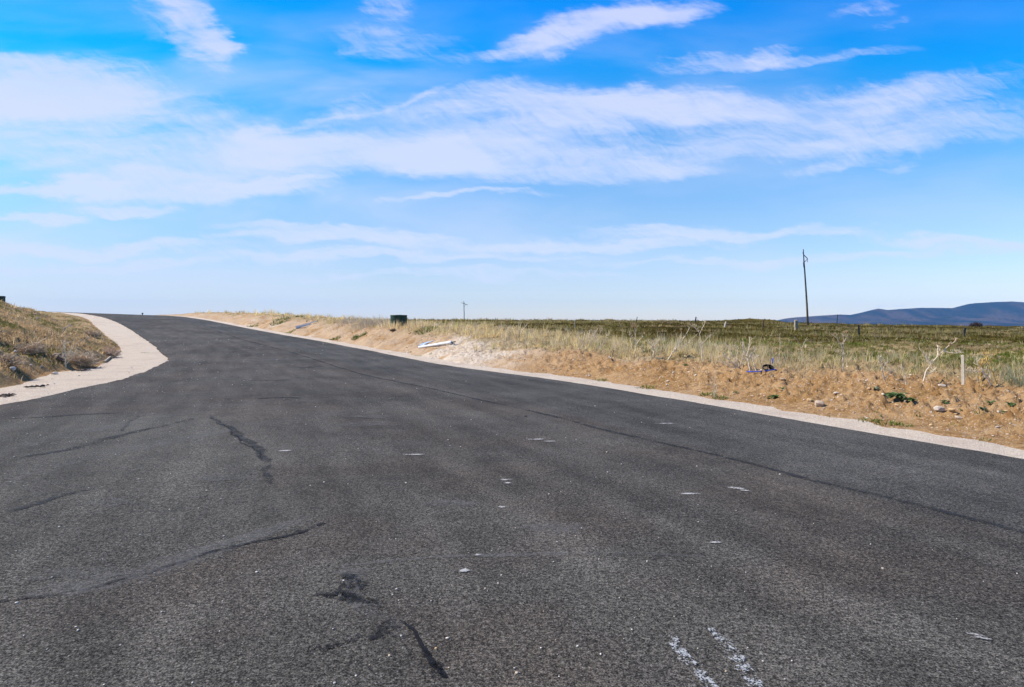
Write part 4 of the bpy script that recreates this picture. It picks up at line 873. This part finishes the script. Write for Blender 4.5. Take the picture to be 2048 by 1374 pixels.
stalk((1843, 765), [[(1843, 765), (1852, 745), (1862, 728), (1874, 713), (1888, 700), (1899, 691), (1912, 681)], [(1876, 711), (1878, 700), (1880, 690)], [(1886, 702), (1902, 706), (1919, 704)], [(1862, 728), (1852, 712), (1843, 698)], [(1850, 748), (1866, 745), (1876, 738)]], .011, M_GREYST, 'thick pale branch leaning far right, left of the survey stake', heads=[(1912, 681, 5), (1899, 690, 4), (1880, 690, 4), (1920, 704, 4)], twigs=5)
stalk((1813, 766), [[(1813, 766), (1809, 750), (1805, 738), (1803, 728)]], .010, M_GREYST, 'short pale stick leaning left at the soil edge', twigs=3)
stalk((1770, 760), [[(1770, 760), (1763, 740), (1760, 722), (1756, 706)], [(1763, 742), (1768, 728), (1772, 722)], [(1769, 758), (1780, 745), (1792, 738)]], .010, M_STALK, 'straw stalk leaning left behind the big green rosette', twigs=5)
stalk((1993, 768), [[(1993, 768), (1985, 745), (1976, 722), (1967, 699)], [(1978, 726), (1983, 712), (1990, 704)]], .010, M_GOLD, 'golden stalk slanting up to the left, nearest the right edge', twigs=4)
stalk((1962, 770), [[(1962, 770), (1961, 745), (1965, 722), (1975, 712)], [(1962, 755), (1957, 735), (1955, 725)], [(1963, 740), (1970, 728), (1980, 704)]], .016, M_GOLD, 'thick golden stalk just right of the survey stake', twigs=6)
stalk((1983, 770), [[(1983, 770), (1972, 752), (1960, 735), (1950, 720), (1945, 712)], [(1966, 744), (1944, 742), (1932, 738)]], .010, M_GREYST, 'long pale stalk leaning left behind the survey stake', twigs=5)
stalk((1017, 676), [[(1017, 676), (1015, 665), (1012, 656), (1009, 651)], [(1016, 668), (1022, 660), (1026, 652)]], .012, M_GREYST, 'small forked pale stalk at the left end of the straw belt', twigs=3)
stalk((1039, 672), [[(1039, 672), (1041, 665), (1048, 656), (1056, 646)], [(1040, 666), (1035, 659), (1030, 654)]], .014, M_GREYST, 'pale stalk opening in a wide V above the stony slope', twigs=3)
stalk((1074, 681), [[(1074, 681), (1070, 674), (1064, 666), (1059, 658)]], .012, M_GREYST, 'pale stick leaning left next to the wide V stalk', twigs=3)
stalk((1166, 696), [[(1160, 696), (1172, 686), (1184, 672), (1192, 662)], [(1180, 694), (1186, 680), (1190, 668), (1197, 655)], [(1199, 697), (1194, 684), (1190, 672)], [(1162, 695), (1166, 680), (1170, 664)], [(1170, 692), (1160, 680), (1152, 668)], [(1184, 690), (1178, 676), (1180, 660)], [(1174, 688), (1196, 672), (1205, 656)]], .013, M_GREYST, 'pale fan-shaped shrub of dead stems in the middle of the bank top', name='dead_shrub', twigs=8, heads=[(1197, 655, 4), (1206, 654, 3)])
stalk((1271, 713), [[(1271, 713), (1272, 695), (1271, 675), (1269, 655)], [(1272, 690), (1279, 680), (1288, 672)], [(1271, 684), (1262, 674), (1256, 668)]], .012, M_GREYST, 'tall pale stalk with a ragged head left of the little Y-shaped tree stalk', heads=[(1269, 652, 5), (1264, 656, 4)], twigs=6)
stalk((1306, 715), [[(1306, 715), (1307, 702), (1306, 695), (1299, 687), (1293, 682)], [(1306, 696), (1312, 688), (1319, 679)], [(1306, 700), (1304, 688), (1306, 680)]], .014, M_GREYST, 'little white stalk shaped like a leafless tree', twigs=8)
stalk((1284, 707), [[(1284, 707), (1284, 695), (1286, 684)]], .008, M_STALK, 'thin pale stem between the ragged-headed stalk and the tree-shaped one', twigs=3)
stalk((1429, 797), [[(1429, 797), (1429, 775), (1429, 752), (1430, 738)], [(1429, 795), (1424, 775), (1421, 760)], [(1429, 795), (1435, 776), (1438, 765)], [(1428, 796), (1427, 770), (1425, 750)]], .005, M_STALK, 'wispy straw tuft standing on the lower slope by the verge', name='straw_tuft', twigs=3)
stalk((131, 734), [[(131, 734), (132, 715), (130, 698), (131, 682)], [(132, 716), (140, 702), (142, 690)], [(131, 722), (124, 708), (122, 696)], [(132, 728), (147, 712), (152, 704)]], .016, M_GREYST, 'bleached dead stalk in front of the dry bush on the left bank', twigs=7, group='dead stalks on the left bank', twig_len=.25)
stalk((180, 730), [[(180, 730), (178, 720), (175, 711), (172, 704)], [(178, 720), (184, 712), (183, 704)]], .016, M_GREYST, 'short bleached stalk at the foot of the left bank, nearer the road', twigs=6, group='dead stalks on the left bank', twig_len=.2)
stalk((66, 699), [[(66, 699), (74, 691), (83, 682), (92, 676)]], .022, M_GREYST, 'pale stick leaning right halfway up the left bank', twigs=2, group='dead stalks on the left bank')
stalk((124, 664), [[(124, 664), (132, 656), (141, 649)]], .022, M_GREYST, 'pale stick leaning right high on the left bank', twigs=2, group='dead stalks on the left bank')

# --- tufts and bushes of blades (each one thing)
def tuft(px, py, rad, hgt, n, cols, label, name, cat, lean=.5, wid=.012, group=None, mat_=None, spread=.35):
    c = at(px, py); x = np.full(n, 0.); a = RNG.uniform(0, 6.283, n); q = np.sqrt(RNG.uniform(0, 1, n)) * rad; bx, by = c.x + np.cos(a) * q, c.y + np.sin(a) * q
    z = ground(bx, by) - .015
    V, T, C = blades('', bx, by, hgt * RNG.uniform(.5, 1.05, n), wid * RNG.uniform(.6, 1.3, n), np.abs(RNG.normal(lean, spread, n)).clip(0, 1.5), a + RNG.normal(0, .5, n), np.clip(pick(RNG.uniform(0, 1, n), cols, [1] * len(cols)) * RNG.uniform(.75, 1.2, (n, 1)), 0, 1), None, z=z)
    o = link_mesh(name, np_mesh(name, V - np.array(c), T, {'col': C}), mat_ or M_BLADE); o.location = c; return tag(o, label, cat, group)
def dry_bush(px, py, R_px, label, cols, n=420, squash=.75):
    """rounded tangle of curved twigs"""
    c = at(px, py); R_ = R_px * px_size(c.y); mb = MB()
    for k in range(n):
        th = random.uniform(0, 6.283); ph = math.acos(random.uniform(-.05, 1)); d = Vector((math.cos(th) * math.sin(ph), math.sin(th) * math.sin(ph), math.cos(ph) * squash))
        L = R_ * random.uniform(.65, 1.08); cu = Vector((random.gauss(0, 1), random.gauss(0, 1), random.gauss(.2, .6))) * L * .22
        p0 = c + Vector((random.gauss(0, .12), random.gauss(0, .12), 0)) * R_; p1 = p0 + d * L * .55 + cu; p2 = p0 + d * L - Vector((0, 0, .10 * L))
        w = .0045 + .00018 * c.y; s_ = Vector((random.gauss(0, 1), random.gauss(0, 1), random.gauss(0, 1))).normalized() * w
        mb.raw([p0 - s_, p0 + s_, p1 + s_ * .8, p1 - s_ * .8, p2], [(0, 1, 2, 3), (3, 2, 4)])
    return tag(mb.build('dry_bush', simple('dry_twigs', *cols, 6), origin=c), label, 'dry bush', 'dry bushes')
FW = ((.60, .45, .29), (.46, .33, .20))
dry_bush(160, 728, 36, 'largest rounded fawn dry bush at the foot of the left bank, behind the bleached stalk', FW, 900)
dry_bush(214, 712, 26, 'rounded fawn dry bush on the left bank closest to the road corner', ((.60, .43, .29), (.46, .32, .21)), 700)
dry_bush(60, 706, 34, 'fawn dry bush midway up the left bank', FW, 700)
dry_bush(12, 728, 34, 'fawn dry bush at the left edge of the photo above the gravel', FW, 700)
dry_bush(180, 672, 20, 'small brown dry bush beside the gravel high on the left', FW, 500)
dry_bush(787, 662, 9, 'small dark brown dry bush below the green tank', ((.16, .10, .06), (.10, .065, .04)), 320)
# dark bush on the skyline of the heath
c = V3(1952, 650, 92); c.z = gz(c.x, c.y)
mb = MB(); R_ = 11.5 * px_size(92)
for k in range(900):
    th = random.uniform(0, 6.283); ph = math.acos(random.uniform(0, 1)); d = Vector((math.cos(th) * math.sin(ph), math.sin(th) * math.sin(ph), math.cos(ph) * .85)); p = c + d * R_ * random.uniform(.35, 1.05)
    s_ = Vector((random.gauss(0, 1), random.gauss(0, 1), random.gauss(0, 1))).normalized() * .03; p2 = p + d * .22 + Vector((random.gauss(0, .06), random.gauss(0, .06), .04)); mb.raw([p - s_, p + s_, p2], [(0, 1, 2)])
o = mb.build('bush', simple('purple_brown_twigs', (.07, .035, .03), (.045, .03, .022), 3), origin=c); tag(o, 'dark purplish round bush on the skyline in front of the hills', 'bush')
tb = MB()
for k in range(7): an = random.uniform(0, 6.28); tb.tube([(0, 0, -.05), (math.cos(an) * .12, math.sin(an) * .12, .3), (math.cos(an) * .4, math.sin(an) * .3, .6)], [.03, .02, .008], 5)
tb.build('stem', M_WOOD, o)
tuft(540, 628, .55, .75, 90, [STRAW, (.66, .52, .30)], 'tall straw grass tuft standing above the skyline of the far right bank', 'grass_tuft', 'grass tuft', .28, .03)
tuft(517, 629, .35, .35, 60, [STRAW, (.66, .52, .30)], 'low straw tuft on the skyline left of the tall tuft', 'grass_tuft', 'grass tuft', .4, .03)
for i, (a, b_, lb) in enumerate(((728, 652, 'grey matted dead grass on the bank just left of the green tank'), (752, 651, 'grey matted dead grass touching the left side of the green tank'), (700, 645, 'grey matted dead grass on the bank lip farther up the road'))):
    c = at(a, b_); n = 420; x = c.x + RNG.normal(0, .5, n); y = c.y + RNG.normal(0, .7, n)
    V, T, C = blades('', x, y, RNG.uniform(.35, .8, n), np.full(n, .014), np.abs(RNG.normal(.75, .25, n)), R(150) + RNG.normal(0, .5, n), np.clip(pick(RNG.uniform(0, 1, n), [(.50, .42, .32), (.40, .33, .24), STRAWG], [1, 1, 1]) * RNG.uniform(.8, 1.15, (n, 1)), 0, 1), None)
    o = link_mesh('matted_grass', np_mesh('matted', V - np.array(c), T, {'col': C}), M_BLADE); o.location = c; tag(o, lb, 'dead grass', 'matted dead grass on the right bank')
tuft(2040, 768, .20, .42, 160, [(.36, .36, .20), (.28, .30, .15), (.44, .42, .26)], 'pale grey-green tussock of upright blades at the right edge', 'tussock', 'grass tuft', .35, .008)

for (a, b_, rad, hg, n, lb) in ((786, 655, .45, .55, 170, 'straw tuft covering the left foot of the green tank'), (806, 656, .5, .34, 150, 'straw tuft in front of the right foot of the green tank'), (768, 652, .5, .5, 150, 'straw tuft between the matted grass and the green tank'), (833, 652, .7, .5, 220, 'straw clump just right of the green tank')):
    tuft(a, b_, rad, hg, n, [STRAW, STRAWG, (.5, .38, .18)], lb, 'grass_tuft', 'grass tuft', .3, .017, 'straw tufts round the tank')
# --- green rosettes on the bare slope
def rosette(px, py, wpx, n, label, col=(.085, .135, .045), group='green rosettes on the soil'):
    c = at(px, py); R_ = wpx / 2 * px_size(c.y); V = []; Fc = []; C = []
    for k in range(n):
        th = k * 2.4 + random.uniform(-.3, .3); el = random.uniform(.15, .9); L = R_ * random.uniform(.6, 1.1); w = L * random.uniform(.16, .26); f = Vector((math.cos(th), math.sin(th), 0)); s_ = Vector((-f.y, f.x, 0)); b0 = len(V)
        for t_, ww in ((0, .2), (.3, .8), (.6, 1.0), (.85, .65), (1.0, .08)):
            p = f * L * t_ * math.cos(el * (1 - .35 * t_)) + Vector((0, 0, 1)) * (L * (math.sin(el) * t_ - .45 * t_ * t_) + .02); wv = random.uniform(-.03, .03) * L
            V += [p - s_ * w * ww + Vector((0, 0, .3 * w * ww + wv)), p, p + s_ * w * ww + Vector((0, 0, .3 * w * ww - wv))]; cc = np.array(col) * random.uniform(.7, 1.5); C += [cc] * 3
        for q in range(4):
            for r_ in (0, 1): i = b0 + q * 3 + r_; Fc.append((i, i + 1, i + 4, i + 3))
    V = np.array([tuple(v) for v in V]); T = np.array(Fc)
    o = link_mesh('leafy_rosette', np_mesh('rosette', V, T, {'col': np.array(C)}), M_LEAF); o.location = c; return tag(o, label, 'leafy weed', group)
for a in ((1790, 795, 48, 34, 'largest dark green rosette on the soil slope, left lobe of the big clump'), (1817, 803, 32, 24, 'dark green rosette touching the right side of the largest one'), (1550, 796, 32, 18, 'drooping green rosette on the slope straight below the blue stub'),
          (1564, 780, 20, 12, 'small green rosette right above the drooping one'), (1887, 806, 24, 14, 'green rosette above the pale limestone rock'), (1982, 809, 28, 16, 'flat green rosette near the right edge, left of the last one'), (2021, 811, 26, 16, 'green rosette closest to the right edge of the photo'),
          (1965, 819, 18, 12, 'bluish green rosette left of the white stone near the right edge', (.10, .15, .09)), (2004, 826, 14, 12, 'small upright green rosette below the pair at the right edge'), (1761, 834, 13, 10, 'tiny green rosette just above the green verge strip'), (1922, 821, 12, 10, 'tiny dark rosette beside the ochre rock'),
          (1750, 779, 20, 12, 'grey-green rosette left above the largest clump', (.15, .18, .11)), (1471, 786, 14, 9, 'small green rosette above the verge by the wispy straw tuft'), (1371, 732, 17, 11, 'green rosette high on the slope below the leaning stalk'), (1094, 685, 15, 12, 'green rosette on the slope below the middle pale shrub'),
          (1115, 695, 13, 10, 'green rosette downslope right of the one below the shrub'), (1073, 697, 9, 8, 'tiny green rosette on the slope, leftmost of three')):
    rosette(*a[:5], **({'col': a[5]} if len(a) > 5 else {}))
GC = [(.13, .17, .03), (.10, .13, .022), (.21, .22, .06)]
for (a, b_, rad, hg, n, lb) in ((1740, 842, .16, .10, 110, 'green grass strip at the verge edge, left end'), (1775, 848, .18, .10, 130, 'green grass strip at the verge edge, thick middle part'), (1808, 851, .14, .09, 90, 'green grass strip at the verge edge, right end'), (1647, 835, .11, .06, 70, 'single small green tuft out on the pale verge'),
         (1440, 796, .15, .09, 130, 'green tuft at the verge under the wispy straw tuft'), (1415, 790, .18, .12, 90, 'green tuft at the verge left of the wispy straw tuft'), (1197, 764, .22, .14, 120, 'green tuft at the verge below the middle pale shrub'), (1290, 777, .26, .14, 130, 'olive green tuft at the verge between two others'),
         (719, 674, .45, .28, 240, 'dark green weed patch on the bank beside the road, left below the tank'), (832, 714, .24, .12, 70, 'green tuft at the verge below the fallen white pipe'), (853, 660, .6, .3, 240, 'green weeds under the straw right of the tank'), (560, 643, .8, .35, 220, 'green weed streak on the far bank above the fallen white post'),
         (506, 653, .5, .25, 110, 'green tuft by the verge far up the road'), (580, 665, .4, .22, 100, 'green tuft by the verge below the fallen white post'), (607, 634, .7, .3, 150, 'green weeds on the lip of the far bank'), (670, 679, .32, .22, 160, 'low green strip by the verge, left of the dark weed patch'), (291, 708, .14, .12, 130, 'small green tuft alone on the left gravel corner'),
         (1970, 880, .07, .05, 80, 'flat green tuft at the verge near the right edge')):
    tuft(a, b_, rad, hg, n, GC, lb, 'green_tuft', 'green tuft', .85, .008 + .0006 * at(a, b_).y, 'green tufts by the road', M_LEAF)

# --- stones, one by one
def stone(px, py, wpx, m, label, flat=.55, name='stone', group='stones on the slope', yaw=None, fn=None):
    c = at(px, py) if fn is None else Vector((*ray_hit(px, py, h_road), 0))
    if fn is not None: c.z = float(h_road(np.array([c.x]), np.array([c.y]))[0]) + fn
    bm = bmesh.new(); bmesh.ops.create_icosphere(bm, subdivisions=3, radius=.5); w = wpx * px_size(c.y)
    cuts = [(Vector((random.gauss(0, 1), random.gauss(0, 1), random.gauss(.3, .8))).normalized(), random.uniform(.20, .36)) for _ in range(9)] + [(Vector((.2, .1, .97)).normalized(), .19)]
    for v in bm.verts:
        k = 1 + random.uniform(-.05, .04); v.co = Vector((v.co.x * k, v.co.y * .75 * k, v.co.z * flat * .85 * k)) * w * .92
        for nrm, dd in cuts: 
            e = v.co.dot(nrm) - dd * w
            if e > 0: v.co -= nrm * e
    me = bpy.data.meshes.new(name); bm.to_mesh(me); bm.free(); o = link_mesh(name, me, m); o.location = c + Vector((0, 0, flat * w * .22)); o.rotation_euler = (random.uniform(-.15, .15), random.uniform(-.15, .15), random.uniform(0, 6.28) if yaw is None else yaw)
    return tag(o, label, 'stone', group)
cuts = [(Vector((.3, .2, .93)).normalized(), .20), (Vector((-.7, -.6, .3)).normalized(), .30), (Vector((.8, -.55, .2)).normalized(), .32), (Vector((-.2, -.9, .35)).normalized(), .26)]
for a in ((1639, 811, 36, M_STONE, 'large pinkish flat slab on the lower slope above the verge', .45), (1618, 801, 15, M_OCHRE, 'ochre block touching the large slab on its upper left'), (1879, 821, 24, M_WHITEST, 'pale angular limestone rock on the right part of the slope', .6), (1906, 822, 19, M_OCHRE, 'ochre rock right of the pale limestone rock'),
          (1916, 837, 17, M_STONE, 'tan stone below the ochre rock'), (1995, 855, 10, M_WHITEST, 'small white stone low on the slope near the right edge'), (1794, 812, 13, M_OCHRE, 'brownish stone right under the largest rosette'), (1672, 787, 11, M_WHITEST, 'small white stone alone in mid slope'),
          (1884, 772, 18, M_WHITEST, 'flat white stone at the bank top left of the survey stake', .35), (1738, 779, 14, M_OCHRE, 'ochre stone beside the grey-green rosette'), (1565, 759, 13, M_STONE, 'flat pale stone below the blue pipe', .35), (1997, 824, 9, M_WHITEST, 'white chip beside the small upright rosette'), (1108, 738, 6, M_WHITEST, 'white stone at the foot of the slope below the middle shrub')):
    stone(*a[:5], flat=a[5] if len(a) > 5 else .55)
for a in ((110, 750, 20, M_WHITEST, 'white boulder where the left gravel meets the bank'), (82, 734, 8, M_WHITEST, 'small white stone in the grass of the left bank')): stone(*a, group='stones of the left bank')
for a in ((1003, 1153, 7, M_WHITEST, 'white pebble on the asphalt, upper of a pair in the foreground'), (996, 1169, 6, M_WHITEST, 'white pebble on the asphalt, lower of a pair in the foreground'), (785, 1192, 6, M_WHITEST, 'white pebble on the asphalt beside the tar stain'), (648, 966, 6, M_WHITEST, 'white pebble right of the cold joint'), (413, 983, 7, M_WHITEST, 'white pebble on the older left asphalt'),
          (952, 1113, 6, M_OCHRE, 'cream pebble in the chalky scuff'), (1765, 1139, 7, M_WHITEST, 'white pebble alone on the right part of the asphalt'), (1452, 1346, 7, M_STONE, 'beige pebble between the two worn paint stripes'), (872, 1300, 9, M_OCHRE, 'ochre pebble above the small black tar loop'), (896, 881, 5, M_WHITEST, 'white pebble in mid road'), (438, 911, 5, M_WHITEST, 'white pebble by the upper cold joint')):
    stone(*a, name='pebble', group='pebbles on the asphalt', fn=LIFT)
stone(1051, 833, 9, M_CLOD, 'black clod of asphalt on the road by the paving joint', .3, 'clod', 'dark debris', fn=LIFT)
# dark debris on the left gravel
def debris(px, py, wpx, n, label):
    c = Vector((*ray_hit(px, py, h_road), 0)); c.z = float(h_road(np.array([c.x]), np.array([c.y]))[0]) - .008; mb = MB(); w = wpx / 2 * px_size(c.y)
    for k in range(n):
        p = c + Vector((random.gauss(0, .5) * w, random.gauss(0, .5) * w, random.uniform(0, .03))); a = random.uniform(-.6, .6); d = Vector((math.cos(a), math.sin(a), random.uniform(-.05, .2))) * w * random.uniform(.2, .5); mb.tube([p - d, p + Vector((0, 0, .015)), p + d], [.008, .018, .006], 5)
    tag(mb.build('bark_debris', M_CLOD, origin=c), label, 'debris', 'dark debris on the left gravel')
debris(74, 774, 30, 14, 'dark heap of broken bark on the left gravel'); debris(8, 792, 36, 16, 'scattered dark bark bits at the left edge of the gravel'); debris(163, 741, 26, 12, 'dark bark bits at the foot of the bank near the bleached stalk'); debris(190, 736, 12, 7, 'few dark bark bits right of the others at the bank foot')
# half-buried log on the left bank
a = at(126, 722); b = a + Vector((-.55, .25, .05)); tag(MB().tube([a + Vector((.1, -.05, .02)), a + Vector((-.05, 0, .12)), a + Vector((-.3, .1, .12)), b], [.06, .14, .13, .05], 12).build('log', simple('old_bark', (.22, .165, .12), (.13, .095, .07), 9, .9, .02), origin=a), 'grey-brown log end showing between dry bushes on the left bank', 'log')
# thin stick along the gravel edge and the little marker on the crest
P = [at(a_, b_) + Vector((0, 0, .05)) for a_, b_ in ((210, 725), (225, 712), (241, 702))]
tag(MB().tube(P, [.03, .026, .016], 7).build('fallen_branch', M_STALK, origin=P[0]), 'tan stick lying along the gravel edge below the corner bush', 'branch')
c = Vector((*ray_hit(285, 630.5, h_road), 0)); c.z = float(h_road(np.array([c.x]), np.array([c.y]))[0]) + LIFT
mk = empty('road_marker', c); tag(mk, 'tiny dark marker standing on the road crest', 'marker'); w = px_size(c.y)
MB().tube([(0, 0, -.02), (0, 0, 2.6 * w)], [.05, .045], 8).build('stem', M_BLACK, mk); MB().box((0, 0, 3.6 * w), (3.6 * w, .06, 2.2 * w), None, .02).build('head', M_RUST, mk)

# ------------------------------------------------------------------ air
def build_haze():
    m = bpy.data.materials.new('air'); m.use_nodes = True; t = NT(m.node_tree); t.n.clear()
    v = t.new('ShaderNodeVolumePrincipled', inp={'Color': (.25, .55, .95, 1), 'Density': 6e-5, 'Anisotropy': .0})
    t.l.new(v.outputs[0], t.new('ShaderNodeOutputMaterial').inputs['Volume'])
    tag(MB().box((0, 1500, 55), (9000, 10600, 300)).build('haze', m), kind='stuff')
build_haze()
